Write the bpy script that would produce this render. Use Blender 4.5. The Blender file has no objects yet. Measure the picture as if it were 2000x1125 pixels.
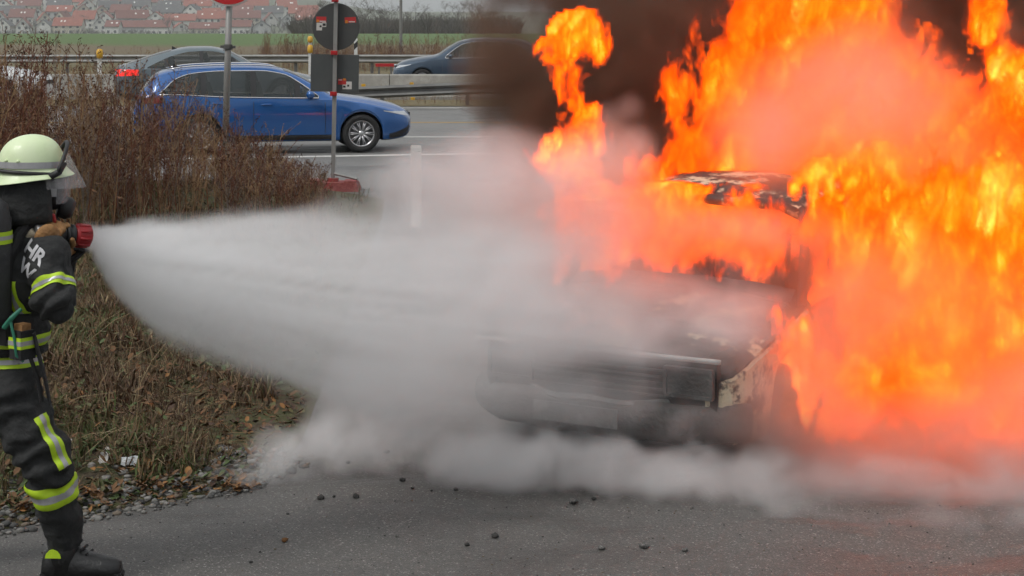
import bpy, bmesh, math, random, os, time
import numpy as np
from mathutils import Vector, Matrix, noise as mnoise
from mathutils.bvhtree import BVHTree

T0 = time.time()
sc = bpy.context.scene
col = sc.collection
# ------------------------------------------------------------------ camera
F, H, HY = 3400.0, 2.35, 29.0          # focal length in photo pixels, eye height, horizon row
cam = bpy.data.cameras.new('camera')
cam_ob = bpy.data.objects.new('camera', cam)
col.objects.link(cam_ob)
sc.camera = cam_ob
cam.sensor_width = 36.0
cam.lens = F / 2000 * 36
cam.shift_y = -(562.5 - HY) / 2000
cam.clip_start = 0.1
cam.clip_end = 6000
cam_ob.location = (0, 0, H)
cam_ob.rotation_euler = (math.pi / 2, 0, 0)


def P(px, py, Y):
    """place of a photo pixel at depth Y"""
    return Vector(((px - 1000) / F * Y, Y, H - (py - HY) / F * Y))


def G(px, py, z=0.0):
    """place on level ground z under a photo pixel"""
    Y = (H - z) * F / (py - HY)
    return Vector(((px - 1000) / F * Y, Y, z))


# ------------------------------------------------------------------ sky, sun, exposure
SUN_EL, SUN_AZ = math.radians(52), math.radians(235)
world = bpy.data.worlds.new('World')
sc.world = world
world.use_nodes = True
wn, wl = world.node_tree.nodes, world.node_tree.links
bgn = wn['Background']
sky = wn.new('ShaderNodeTexSky')
sky.sky_type = 'NISHITA'
sky.sun_disc = False
sky.sun_elevation = SUN_EL
sky.sun_rotation = SUN_AZ
sky.air_density = 1.0
sky.dust_density = 3.0
hsv = wn.new('ShaderNodeHueSaturation')
hsv.inputs['Saturation'].default_value = 0.10
wl.new(sky.outputs[0], hsv.inputs['Color'])
# closed overcast: cloud brightness rises evenly from horizon to zenith (standard overcast sky)
wtc = wn.new('ShaderNodeTexCoord')
wsp = wn.new('ShaderNodeSeparateXYZ')
wl.new(wtc.outputs['Generated'], wsp.inputs[0])
wmr = wn.new('ShaderNodeMapRange')
wmr.inputs['To Min'].default_value, wmr.inputs['To Max'].default_value = 1 / 3, 1.0
wl.new(wsp.outputs[2], wmr.inputs['Value'])
wsc = wn.new('ShaderNodeVectorMath')
wsc.operation = 'SCALE'
wsc.inputs[0].default_value = (6.8, 7.0, 7.2)
wl.new(wmr.outputs[0], wsc.inputs['Scale'])
wmx = wn.new('ShaderNodeMix')
wmx.data_type = 'RGBA'
wmx.inputs['Factor'].default_value = .88
wl.new(hsv.outputs[0], wmx.inputs['A'])
wl.new(wsc.outputs[0], wmx.inputs['B'])
wl.new(wmx.outputs['Result'], bgn.inputs[0])
bgn.inputs[1].default_value = 0.115
sun_d = bpy.data.lights.new('sun', 'SUN')
sun_d.energy = 1.5
sun_d.angle = math.radians(18)
sun_d.color = (1, .97, .93)
sun_o = bpy.data.objects.new('sun', sun_d)
col.objects.link(sun_o)
sdir = Vector((math.sin(SUN_AZ) * math.cos(SUN_EL), math.cos(SUN_AZ) * math.cos(SUN_EL), math.sin(SUN_EL)))
sun_o.rotation_euler = sdir.to_track_quat('Z', 'Y').to_euler()
sun_o.location = (0, 0, 30)
vs = sc.view_settings
vs.view_transform = 'Standard'
vs.look = 'None'
vs.exposure = 0.22
vs.gamma = 1.0
vs.use_curve_mapping = False
cy = sc.cycles
cy.max_bounces = 6
cy.diffuse_bounces = 2
cy.glossy_bounces = 3
cy.transmission_bounces = 4
cy.transparent_max_bounces = 12
cy.volume_bounces = 4
cy.volume_step_rate = 4.0
cy.use_light_tree = False
cy.volume_max_steps = 256
cy.sample_clamp_indirect = 10.0
cy.caustics_reflective = False
cy.caustics_refractive = False
cy.use_denoising = True
cy.use_adaptive_sampling = True
cy.adaptive_threshold = 0.05
cy.adaptive_min_samples = 24

R_ = math.radians
rng = np.random.default_rng(7)
random.seed(7)


# ------------------------------------------------------------------ helpers
class MB:
    """collects geometry for one mesh"""

    def __init__(s):
        s.v, s.f, s.m = [], [], []

    def add(s, vs_, fs, mi=0):
        o = len(s.v)
        s.v += [tuple(p) for p in vs_]
        s.f += [tuple(i + o for i in f) for f in fs]
        s.m += [mi] * len(fs)
        return s

    def box(s, c, d, rot=None, mi=0, taper=1.0):
        cx, cy_, cz = c
        x, y, z = d[0] / 2, d[1] / 2, d[2] / 2
        pts = []
        for k in (-1, 1):
            t = taper if k > 0 else 1.0
            for i, j in ((-1, -1), (1, -1), (1, 1), (-1, 1)):
                pts.append(Vector((i * x * t, j * y * t, k * z)))
        if rot is not None:
            pts = [rot @ p for p in pts]
        pts = [p + Vector(c) for p in pts]
        return s.add(pts, [(3, 2, 1, 0), (4, 5, 6, 7), (0, 1, 5, 4), (1, 2, 6, 5), (2, 3, 7, 6), (3, 0, 4, 7)], mi)

    def tube(s, pts, rad, n=8, mi=0, cap=True, flat=None):
        pts = [Vector(p) for p in pts]
        if not hasattr(rad, '__len__'):
            rad = [rad] * len(pts)
        rings, up = [], None
        for i, p in enumerate(pts):
            a = pts[max(i - 1, 0)]
            b = pts[min(i + 1, len(pts) - 1)]
            t = (b - a)
            t = t.normalized() if t.length > 1e-9 else Vector((0, 0, 1))
            if up is None:
                up = Vector((0, 0, 1)) if abs(t.z) < .9 else Vector((1, 0, 0))
            u = t.cross(up)
            u = u.normalized() if u.length > 1e-6 else Vector((1, 0, 0))
            w = u.cross(t).normalized()
            up = w
            rr = rad[i]
            ru, rw = (rr, rr) if flat is None else (rr * flat[0], rr * flat[1])
            rings.append([p + u * math.cos(2 * math.pi * k / n) * ru + w * math.sin(2 * math.pi * k / n) * rw for k in range(n)])
        vs_ = [q for r in rings for q in r]
        fs = []
        for i in range(len(pts) - 1):
            for k in range(n):
                k2 = (k + 1) % n
                fs.append((i * n + k, i * n + k2, (i + 1) * n + k2, (i + 1) * n + k))
        if cap:
            fs.append(tuple(range(n - 1, -1, -1)))
            fs.append(tuple((len(pts) - 1) * n + k for k in range(n)))
        return s.add(vs_, fs, mi)

    def lathe(s, prof, c=(0, 0, 0), axis=(0, 0, 1), n=24, mi=0, close=False):
        """prof: list of (radius, height along axis)"""
        q = Vector((0, 0, 1)).rotation_difference(Vector(axis))
        c = Vector(c)
        vs_, fs = [], []
        for r, h in prof:
            for k in range(n):
                a = 2 * math.pi * k / n
                vs_.append(c + q @ Vector((r * math.cos(a), r * math.sin(a), h)))
        m = len(prof)
        for i in range(m - 1 + (1 if close else 0)):
            i2 = (i + 1) % m
            for k in range(n):
                k2 = (k + 1) % n
                fs.append((i * n + k, i * n + k2, i2 * n + k2, i2 * n + k))
        if not close:
            fs.append(tuple(range(n - 1, -1, -1)))
            fs.append(tuple((m - 1) * n + k for k in range(n)))
        return s.add(vs_, fs, mi)

    def ell(s, c, r, rot=None, n=14, k=9, mi=0):
        vs_, fs = [], []
        c = Vector(c)
        for i in range(k + 1):
            th = math.pi * i / k
            for j in range(n):
                ph = 2 * math.pi * j / n
                p = Vector((r[0] * math.sin(th) * math.cos(ph), r[1] * math.sin(th) * math.sin(ph), r[2] * math.cos(th)))
                if rot is not None:
                    p = rot @ p
                vs_.append(c + p)
        for i in range(k):
            for j in range(n):
                j2 = (j + 1) % n
                fs.append((i * n + j, (i + 1) * n + j, (i + 1) * n + j2, i * n + j2))
        return s.add(vs_, fs, mi)

    def build(s, name, mat, parent=None, smooth=False, xf=None):
        me = bpy.data.meshes.new(name)
        vs_ = s.v if xf is None else [xf @ Vector(p) for p in s.v]
        me.from_pydata([tuple(p) for p in vs_], [], s.f)
        mats = mat if isinstance(mat, (list, tuple)) else [mat]
        for m in mats:
            me.materials.append(m)
        if len(mats) > 1:
            me.polygons.foreach_set('material_index', s.m)
        me.validate()
        if smooth:
            me.polygons.foreach_set('use_smooth', [True] * len(me.polygons))
        me.update()
        return link(name, me, parent)


def link(name, me, parent=None):
    o = bpy.data.objects.new(name, me)
    col.objects.link(o)
    if parent is not None:
        o.parent = parent
    return o


def np_mesh(name, V, Fa, mat, mi=None, smooth=False, parent=None):
    """V (n,3), Fa (m,k) arrays, one mesh"""
    me = bpy.data.meshes.new(name)
    k = Fa.shape[1]
    me.vertices.add(len(V))
    me.vertices.foreach_set('co', np.ascontiguousarray(V, np.float32).ravel())
    me.loops.add(Fa.size)
    me.loops.foreach_set('vertex_index', np.ascontiguousarray(Fa, np.int32).ravel())
    me.polygons.add(len(Fa))
    me.polygons.foreach_set('loop_start', np.arange(0, Fa.size, k, dtype=np.int32))
    mats = mat if isinstance(mat, (list, tuple)) else [mat]
    for m in mats:
        me.materials.append(m)
    if mi is not None:
        me.polygons.foreach_set('material_index', np.ascontiguousarray(mi, np.int32))
    if smooth:
        me.polygons.foreach_set('use_smooth', np.ones(len(Fa), bool))
    me.update(calc_edges=True)
    return link(name, me, parent)


def tag(o, label=None, cat=None, group=None, kind=None):
    for k, v in (('label', label), ('category', cat), ('group', group), ('kind', kind)):
        if v:
            o[k] = v
    return o


def empty(name, loc=(0, 0, 0), rz=0.0, label=None, cat=None, group=None):
    o = bpy.data.objects.new(name, None)
    col.objects.link(o)
    o.empty_display_size = .2
    o.location = loc
    o.rotation_euler = (0, 0, rz)
    return tag(o, label, cat, group)


def pchip(xs, ys):
    xs, ys = np.asarray(xs, float), np.asarray(ys, float)
    h = np.diff(xs)
    d = np.diff(ys) / h
    m = np.zeros_like(ys)
    m[0], m[-1] = d[0], d[-1]
    for i in range(1, len(xs) - 1):
        if d[i - 1] * d[i] > 0:
            w1, w2 = 2 * h[i] + h[i - 1], h[i] + 2 * h[i - 1]
            m[i] = (w1 + w2) / (w1 / d[i - 1] + w2 / d[i])

    def f(x):
        x = np.clip(np.asarray(x, float), xs[0], xs[-1])
        i = np.clip(np.searchsorted(xs, x, side='right') - 1, 0, len(h) - 1)
        t = (x - xs[i]) / h[i]
        return (ys[i] * (1 + 2 * t) * (1 - t) ** 2 + h[i] * m[i] * t * (1 - t) ** 2
                + ys[i + 1] * t * t * (3 - 2 * t) + h[i] * m[i + 1] * t * t * (t - 1))
    return f


# ------------------------------------------------------------------ numpy value noise
def vnoise(X, Y, Z, seed):
    T = np.random.default_rng(seed).random(32768).astype(np.float32)
    fl = np.floor
    xi, yi, zi = fl(X).astype(np.int32), fl(Y).astype(np.int32), fl(Z).astype(np.int32)
    fx, fy, fz = X - xi, Y - yi, Z - zi
    fx = fx * fx * (3 - 2 * fx)
    fy = fy * fy * (3 - 2 * fy)
    fz = fz * fz * (3 - 2 * fz)
    x0, x1 = xi & 31, (xi + 1) & 31
    y0, y1 = (yi & 31) << 5, ((yi + 1) & 31) << 5
    z0, z1 = (zi & 31) << 10, ((zi + 1) & 31) << 10

    def l(a, b, t):
        return a + (b - a) * t
    return l(l(l(T[x0 + y0 + z0], T[x1 + y0 + z0], fx), l(T[x0 + y1 + z0], T[x1 + y1 + z0], fx), fy),
             l(l(T[x0 + y0 + z1], T[x1 + y0 + z1], fx), l(T[x0 + y1 + z1], T[x1 + y1 + z1], fx), fy), fz) * 2 - 1


def fbm(X, Y, Z, octv, seed, gain=.5):
    s, a = 0, 1.0
    for o in range(octv):
        s = s + a * vnoise(X, Y, Z, seed + o)
        X, Y, Z = X * 2.03 + 7.1, Y * 2.03 + 3.3, Z * 2.03 + 1.7
        a *= gain
    return s


# ------------------------------------------------------------------ materials
MATS = {}


def mat(name, color, rough=.7, var=None, scale=8.0, metal=0.0, spec=.5, detail=6, bump=0.0, bscale=40.0,
        coat=0.0, dist=0.0, alpha=None, trans=0.0, stretch=None, emit=None, sheen=0.0, lo=.3, hi=.7):
    """principled surface; var = second colour mixed in by object-space noise"""
    if name in MATS:
        return MATS[name]
    m = bpy.data.materials.new(name)
    m.use_nodes = True
    nt = m.node_tree
    N, L = nt.nodes, nt.links
    b = N['Principled BSDF']
    b.inputs['Base Color'].default_value = (*color, 1)
    b.inputs['Roughness'].default_value = rough
    b.inputs['Metallic'].default_value = metal
    b.inputs['Specular IOR Level'].default_value = spec
    b.inputs['Coat Weight'].default_value = coat
    b.inputs['Transmission Weight'].default_value = trans
    b.inputs['Sheen Weight'].default_value = sheen
    if alpha is not None:
        b.inputs['Alpha'].default_value = alpha
    if emit:
        b.inputs['Emission Color'].default_value = (*emit[:3], 1)
        b.inputs['Emission Strength'].default_value = emit[3]
        m.cycles.emission_sampling = 'NONE'
    tc = None
    if var is not None or bump:
        tc = N.new('ShaderNodeTexCoord').outputs['Object']
        if stretch:
            mp = N.new('ShaderNodeMapping')
            mp.inputs['Scale'].default_value = stretch
            L.new(tc, mp.inputs[0])
            tc = mp.outputs[0]
    if var is not None:
        n = N.new('ShaderNodeTexNoise')
        n.inputs['Scale'].default_value = scale
        n.inputs['Detail'].default_value = detail
        n.inputs['Roughness'].default_value = .62
        n.inputs['Distortion'].default_value = dist
        L.new(tc, n.inputs['Vector'])
        r = N.new('ShaderNodeValToRGB')
        cols = [color] + (list(var) if isinstance(var[0], (tuple, list)) else [var])
        while len(r.color_ramp.elements) < len(cols):
            r.color_ramp.elements.new(.5)
        for i, c in enumerate(cols):
            r.color_ramp.elements[i].position = lo + (hi - lo) * i / (len(cols) - 1)
            r.color_ramp.elements[i].color = (*c, 1)
        L.new(n.outputs['Fac'], r.inputs[0])
        L.new(r.outputs[0], b.inputs['Base Color'])
    if bump:
        n2 = N.new('ShaderNodeTexNoise')
        n2.inputs['Scale'].default_value = bscale
        n2.inputs['Detail'].default_value = 5
        L.new(tc, n2.inputs['Vector'])
        bp = N.new('ShaderNodeBump')
        bp.inputs['Strength'].default_value = bump
        bp.inputs['Distance'].default_value = .02
        L.new(n2.outputs['Fac'], bp.inputs['Height'])
        L.new(bp.outputs[0], b.inputs['Normal'])
    MATS[name] = m
    return m


def asphalt_mat(name, c1, c2, chips, patch=.6):
    m = bpy.data.materials.new(name)
    m.use_nodes = True
    nt = m.node_tree
    N, L = nt.nodes, nt.links
    b = N['Principled BSDF']
    tc = N.new('ShaderNodeTexCoord').outputs['Object']
    big = N.new('ShaderNodeTexNoise')
    big.inputs['Scale'].default_value = patch
    big.inputs['Detail'].default_value = 8
    big.inputs['Roughness'].default_value = .65
    L.new(tc, big.inputs['Vector'])
    r = N.new('ShaderNodeValToRGB')
    r.color_ramp.elements[0].position, r.color_ramp.elements[1].position = .32, .68
    r.color_ramp.elements[0].color, r.color_ramp.elements[1].color = (*c1, 1), (*c2, 1)
    L.new(big.outputs['Fac'], r.inputs[0])
    vo = N.new('ShaderNodeTexVoronoi')
    vo.inputs['Scale'].default_value = 150
    L.new(tc, vo.inputs['Vector'])
    bw = N.new('ShaderNodeSeparateColor')
    L.new(vo.outputs['Color'], bw.inputs[0])
    r2 = N.new('ShaderNodeValToRGB')
    e = r2.color_ramp.elements
    e[0].position, e[0].color = 0, (.66, .66, .66, 1)
    e[1].position, e[1].color = .93, (1.22, 1.21, 1.19, 1)
    x = e.new(.988)
    x.color = (chips, chips, chips, 1)
    L.new(bw.outputs[0], r2.inputs[0])
    mx = N.new('ShaderNodeMix')
    mx.data_type = 'RGBA'
    mx.blend_type = 'MULTIPLY'
    mx.inputs['Factor'].default_value = 1
    L.new(r.outputs[0], mx.inputs['A'])
    L.new(r2.outputs[0], mx.inputs['B'])
    L.new(mx.outputs['Result'], b.inputs['Base Color'])
    rr = N.new('ShaderNodeMapRange')
    rr.inputs['From Min'].default_value, rr.inputs['From Max'].default_value = .3, .7
    rr.inputs['To Min'].default_value, rr.inputs['To Max'].default_value = .42, .80
    L.new(big.outputs['Fac'], rr.inputs['Value'])
    L.new(rr.outputs[0], b.inputs['Roughness'])
    dn = N.new('ShaderNodeTexNoise')
    dn.inputs['Scale'].default_value = patch * 1.3
    dn.inputs['Detail'].default_value = 7
    dn.inputs['Roughness'].default_value = .6
    dn.inputs['Distortion'].default_value = .6
    dmp = N.new('ShaderNodeMapping')
    dmp.inputs['Location'].default_value = (3.1, 7.7, 0)
    dmp.inputs['Scale'].default_value = (1, 2.2, 1)
    L.new(tc, dmp.inputs[0])
    L.new(dmp.outputs[0], dn.inputs['Vector'])
    dr = N.new('ShaderNodeMapRange')
    dr.inputs['From Min'].default_value, dr.inputs['From Max'].default_value = .50, .62
    L.new(dn.outputs['Fac'], dr.inputs['Value'])
    dm = N.new('ShaderNodeMix')
    dm.data_type = 'RGBA'
    dm.blend_type = 'MULTIPLY'
    L.new(dr.outputs[0], dm.inputs['Factor'])
    L.new(mx.outputs['Result'], dm.inputs['A'])
    dm.inputs['B'].default_value = (.70, .69, .68, 1)
    L.new(dm.outputs['Result'], b.inputs['Base Color'])
    rm_ = N.new('ShaderNodeMix')
    L.new(dr.outputs[0], rm_.inputs['Factor'])
    L.new(rr.outputs[0], rm_.inputs['A'])
    rm_.inputs['B'].default_value = .30
    L.new(rm_.outputs['Result'], b.inputs['Roughness'])
    bp = N.new('ShaderNodeBump')
    bp.inputs['Strength'].default_value = .6
    bp.inputs['Distance'].default_value = .006
    L.new(vo.outputs['Distance'], bp.inputs['Height'])
    L.new(bp.outputs[0], b.inputs['Normal'])
    return m
# ------------------------------------------------------------------ ground, roads, markings
def smooth(a, b, x):
    t = np.clip((x - a) / (b - a), 0, 1)
    return t * t * (3 - 2 * t)


def tz(x, y):
    """land height: level to the field's far edge, a dip, then the village hill"""
    x, y = np.asarray(x, float), np.asarray(y, float)
    z = -9.0 * smooth(200, 620, y)
    lin = np.interp(y, [0, 880, 920, 960, 1000, 1050, 1110, 1180, 1400, 2500], [0, 0, 1.4, 4.8, 8.0, 12.0, 16.4, 20.7, 34, 42])
    right = 1 - .62 * smooth(-.16, -.06, x / np.maximum(y, 1))
    z = z + lin * right
    return z + .25 * np.sin(x * .011 + y * .017) * smooth(250, 500, y) - .05 * (y < 71)


xs = np.concatenate([np.linspace(-1500, -320, 20), np.linspace(-300, 300, 41), np.linspace(320, 1500, 20)])
ys = np.concatenate([[-80, -20, 0, 20, 50, 70.9, 71.1, 90], np.linspace(110, 600, 22), np.linspace(640, 1300, 34), np.linspace(1400, 2500, 8)])
XX, YY = np.meshgrid(xs, ys, indexing='ij')
V = np.stack([XX, YY, tz(XX, YY)], -1).reshape(-1, 3)
nX, nY = XX.shape
ii, jj = np.meshgrid(np.arange(nX - 1), np.arange(nY - 1), indexing='ij')
a = (ii * nY + jj).ravel()
Fq = np.stack([a, a + nY, a + nY + 1, a + 1], 1)


def field_mat():
    m = bpy.data.materials.new('field_turf')
    m.use_nodes = True
    N, L = m.node_tree.nodes, m.node_tree.links
    b = N['Principled BSDF']
    b.inputs['Roughness'].default_value = .9
    tc = N.new('ShaderNodeTexCoord').outputs['Object']
    sp = N.new('ShaderNodeSeparateXYZ')
    L.new(tc, sp.inputs[0])
    n = N.new('ShaderNodeTexNoise')
    n.inputs['Scale'].default_value = .05
    n.inputs['Detail'].default_value = 9
    n.inputs['Roughness'].default_value = .7
    mp = N.new('ShaderNodeMapping')
    mp.inputs['Scale'].default_value = (1, .35, 1)
    L.new(tc, mp.inputs[0])
    L.new(mp.outputs[0], n.inputs['Vector'])
    ma = N.new('ShaderNodeMath')
    ma.operation = 'MULTIPLY_ADD'
    L.new(n.outputs['Fac'], ma.inputs[0])
    ma.inputs[1].default_value = 90
    L.new(sp.outputs[1], ma.inputs[2])
    # tilled brown earth turns to winter grain about 150 m out, and to grey meadow on the hill
    mr = N.new('ShaderNodeMapRange')
    mr.inputs['From Min'].default_value, mr.inputs['From Max'].default_value = 100, 900
    L.new(ma.outputs[0], mr.inputs['Value'])
    r = N.new('ShaderNodeValToRGB')
    e = r.color_ramp.elements
    e[0].position, e[0].color = .0, (.115, .105, .045, 1)
    e[1].position, e[1].color = 1, (.10, .11, .07, 1)
    for p_, c_ in ((.05, (.12, .095, .05, 1)), (.09, (.13, .10, .055, 1)), (.115, (.075, .125, .032, 1)), (.25, (.08, .14, .035, 1)), (.5, (.09, .10, .055, 1))):
        q = e.new(p_)
        q.color = c_
    L.new(mr.outputs[0], r.inputs[0])
    n3 = N.new('ShaderNodeTexNoise')
    n3.inputs['Scale'].default_value = 2.5
    n3.inputs['Detail'].default_value = 8
    L.new(tc, n3.inputs['Vector'])
    mx = N.new('ShaderNodeMix')
    mx.data_type = 'RGBA'
    mx.blend_type = 'OVERLAY'
    mx.inputs['Factor'].default_value = .7
    L.new(r.outputs[0], mx.inputs['A'])
    L.new(n3.outputs['Fac'], mx.inputs['B'])
    L.new(mx.outputs['Result'], b.inputs['Base Color'])
    return m


tag(np_mesh('ground', V, Fq, field_mat(), smooth=True), 'green winter field behind the motorway rising to a hillside', kind='structure')


def sheet(name, pts, z, m, label, div=1):
    mb = MB()
    mb.add([(p[0], p[1], z) for p in pts], [tuple(range(len(pts)))])
    return tag(mb.build(name, m), label, kind='structure')


ASPH = asphalt_mat('near_asphalt', (.068, .066, .062), (.118, .112, .105), 3.0, .55)
ROADM = asphalt_mat('motorway_asphalt', (.15, .15, .145), (.20, .195, .19), 1.6, .18)
sheet('rest_area_asphalt', [(-14, -14), (16, -14), (16, 23.4), (-14, 23.4)], 0.0, ASPH, 'grey speckled asphalt of the rest area in front')
sheet('motorway_road', [(-160, 23.4), (160, 23.4), (160, 44.6), (-160, 44.6)], .004, ROADM, 'grey damp motorway carriageway behind the verge')
sheet('far_carriageway_road', [(-220, 49.4), (220, 49.4), (220, 66), (-220, 66)], .004, ROADM, 'far motorway carriageway beyond the concrete barrier')
MED = mat('median_dry_grass', (.10, .085, .045), .95, ((.17, .135, .07), (.07, .075, .03)), 3.0, bump=.8, bscale=30)
sheet('median_strip', [(-160, 44.6), (160, 44.6), (160, 49.4), (-160, 49.4)], .012, MED, 'narrow strip of dry grass between the carriageways')
sheet('roadside_strip', [(-260, 66), (260, 66), (260, 72.5), (-260, 72.5)], .012, MED, 'strip of dry grass beside the far carriageway')
WLINE = mat('road_paint_white', (.62, .61, .58), .7, (.40, .39, .37), 5.0, lo=.45, hi=.85)
YLINE = mat('road_paint_yellow', (.55, .33, .05), .7, (.40, .26, .08), 5.0)


def stripe(p, q, w, m, label, name='road_marking'):
    p, q = Vector(p), Vector(q)
    d = (q - p).normalized()
    n = Vector((-d.y, d.x, 0)) * (w / 2)
    mb = MB()
    mb.add([p - n, q - n, q + n, p + n], [(0, 1, 2, 3)])
    return tag(mb.build(name, m), label, kind='structure')


stripe((-40, 20.6, .009), (30, 36.2, .009), .26, WLINE, 'white edge line in front of the blue estate car')
stripe((-60, 33.4, .009), (-10, 33.4, .009), .18, WLINE, 'white lane line')
stripe((-6.2, 33.4, .009), (1.5, 33.4, .009), .18, WLINE, 'white lane line ahead of the blue estate car')
stripe((-60, 37.9, .009), (80, 37.9, .009), .16, YLINE, 'yellow roadworks line across the carriageway')
stripe((-100, 43.8, .009), (100, 43.8, .009), .22, WLINE, 'white line below the guardrail')
stripe((-150, 50.3, .009), (150, 50.3, .009), .2, WLINE, 'white line behind the concrete barrier')

# ------------------------------------------------------------------ verge island with soil, gravel edge
EDGE = [(-9.0, 7.2), (-2.9, 7.62), (-2.3, 7.86), (-2.0, 8.08), (-1.62, 8.33), (-1.3, 8.6), (-1.12, 8.95), (-1.08, 9.6), (-1.15, 12), (-1.3, 16), (-1.42, 20), (-1.55, 22.2), (-2.2, 23.1), (-9, 23.3)]
ep = np.array(EDGE)


def edge_dist(x, y):
    """signed distance inside the verge outline (positive inside)"""
    x, y = np.asarray(x, float), np.asarray(y, float)
    best = np.full(x.shape, 1e9)
    inside = np.zeros(x.shape, bool)
    n = len(ep)
    for i in range(n):
        p, q = ep[i], ep[(i + 1) % n]
        d = q - p
        t = np.clip(((x - p[0]) * d[0] + (y - p[1]) * d[1]) / (d @ d), 0, 1)
        best = np.minimum(best, np.hypot(x - p[0] - t * d[0], y - p[1] - t * d[1]))
        c = ((p[1] > y) != (q[1] > y)) & (x < (q[0] - p[0]) * (y - p[1]) / (q[1] - p[1] + 1e-12) + p[0])
        inside ^= c
    return np.where(inside, best, -best)


def vz(x, y):
    x, y = np.asarray(x, float), np.asarray(y, float)
    d = edge_dist(x, y)
    n1 = vnoise(x * 1.1, y * 1.1, x * 0 + .5, 61) * .5 + .5
    n2 = vnoise(x * 4, y * 4, x * 0 + .5, 62)
    return np.where(d < 0, -.05 + .1 * np.maximum(d, -.3), -.012 + .05 * smooth(0, .25, d) + smooth(.3, 2.2, d) * (.14 + .16 * n1) + .02 * n2 * smooth(0, .4, d))


gx = np.arange(-9.2, -.85, .07)
gy = np.arange(7.1, 23.5, .07)
XX, YY = np.meshgrid(gx, gy, indexing='ij')
V = np.stack([XX, YY, vz(XX, YY)], -1).reshape(-1, 3)
nX, nY = XX.shape
ii, jj = np.meshgrid(np.arange(nX - 1), np.arange(nY - 1), indexing='ij')
a = (ii * nY + jj).ravel()
Fq = np.stack([a, a + nY, a + nY + 1, a + 1], 1)
keep = edge_dist(XX, YY).reshape(-1)[Fq].max(1) > -.2
SOIL = mat('verge_soil', (.030, .022, .013), 1.0, ((.065, .048, .026), (.055, .062, .018), (.10, .075, .04)), 7.0, detail=10, bump=1.0, bscale=60, lo=.28, hi=.72)
tag(np_mesh('verge_ground', V, Fq[keep], SOIL, smooth=True), 'brown soil bank of the verge under dry grass', kind='structure')
# second grass strip behind the burning car
sheet('back_verge', [(2.2, 16), (16, 15), (16, 23.3), (2.0, 23.3)], .014, MED, 'strip of dry grass behind the burning car')

# ------------------------------------------------------------------ concrete barrier in segments
CONC = mat('barrier_concrete', (.36, .35, .32), .85, ((.27, .26, .235), (.42, .41, .38)), 1.6, detail=9, bump=.25, bscale=25)
bar = empty('concrete_barrier', (0, 48.2, 0), 0, 'long pale concrete safety barrier of butted segments between the carriageways', 'barrier')
SEG = 4.02
prof = [(-.30, .0), (-.30, .08), (-.20, .25), (-.12, .66), (-.09, .69), (.09, .69), (.12, .66), (.20, .25), (.30, .08), (.30, 0)]
mb = MB()
vsx = [(-SEG / 2 + .012, y, z) for y, z in prof] + [(SEG / 2 - .012, y, z) for y, z in prof]
k = len(prof)
mb.add(vsx, [(i, i + 1, k + i + 1, k + i) for i in range(k - 1)] + [tuple(range(k - 1, -1, -1)), tuple(range(k, 2 * k))])
seg0 = mb.build('barrier_segment', CONC, bar)
x0 = -3.38 - SEG / 2 - SEG * 9
for i in range(26):
    o = seg0 if i == 0 else seg0.copy()
    if i:
        col.objects.link(o)
    o.location = (x0 + i * SEG, 0, .015)
    o.rotation_euler = (R_(random.uniform(-.5, .5)), 0, R_(random.uniform(-.25, .25)))
YEL = mat('yellow_reflector', (.75, .42, .02), .45, (.6, .33, .03), 20)
BLK = mat('black_plastic', (.02, .02, .02), .6)
for px, py in ((710, 167), (804, 164), (806, 193)):
    c = P(px, py, 47.86)
    m_ = MB()
    m_.box((c.x, c.y - 48.2, c.z), (.11, .05, .09))
    m_.box((c.x, c.y - 48.2 + .02, c.z - .06), (.05, .04, .05))
    m_.build('reflector', YEL, bar)

# ------------------------------------------------------------------ guardrails
STEEL = mat('galvanised_steel', (.30, .30, .29), .5, (.20, .20, .19), 2.5, metal=.55, detail=8)
STEELD = mat('weathered_steel', (.17, .17, .165), .55, (.11, .11, .105), 2.5, metal=.5, detail=8)


def rail_beam(pts, m, parent, h=.31):
    """W-beam swept along pts (tops)"""
    pr = [(-.0, 0), (-.05, -.02), (-.075, -.06), (-.05, -.10), (-.005, -.135), (-.005, -.175), (-.05, -.21), (-.075, -.25), (-.05, -.29), (0, -.31)]
    mb = MB()
    k = len(pr)
    vs_, fs = [], []
    for p in pts:
        for y, z in pr:
            vs_.append((p[0], p[1] + y, p[2] + z * h / .31))
        for y, z in reversed(pr):
            vs_.append((p[0], p[1] + y + .006, p[2] + z * h / .31))
    K = 2 * k
    for i in range(len(pts) - 1):
        for j in range(K):
            fs.append((i * K + j, i * K + (j + 1) % K, (i + 1) * K + (j + 1) % K, (i + 1) * K + j))
    mb.add(vs_, fs)
    return mb.build('rail_beam', m, parent)


gr = empty('near_guardrail', (0, 44.9, 0), 0, 'dark grey guardrail ending in a lowered terminal in front of the concrete barrier', 'guardrail')
tops = [(-6.9, .0, .26), (-5.4, 0, .40), (-4.1, 0, .49), (-1.2, 0, .61), (2, 0, .66), (10, 0, .7), (40, 0, .7), (90, 0, .7)]
rail_beam(tops, STEELD, gr)
fx = np.array([t[0] for t in tops])
fz = np.array([t[2] for t in tops])
for x in [-6.6, -3.35, -1.15, 1.2, 3.4, 5.6, 7.8]:
    zt = float(np.interp(x, fx, fz)) - .04
    m_ = MB()
    m_.box((x, .06, zt / 2), (.10, .055, zt))
    m_.build('post', STEELD, gr)
gr = empty('far_guardrail', (0, 69.6, 0), 0, 'long galvanised guardrail crossing behind the cars below the green field', 'guardrail')
rail_beam([(x, 0, .76) for x in np.linspace(-90, 90, 20)], STEEL, gr, .33)
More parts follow.
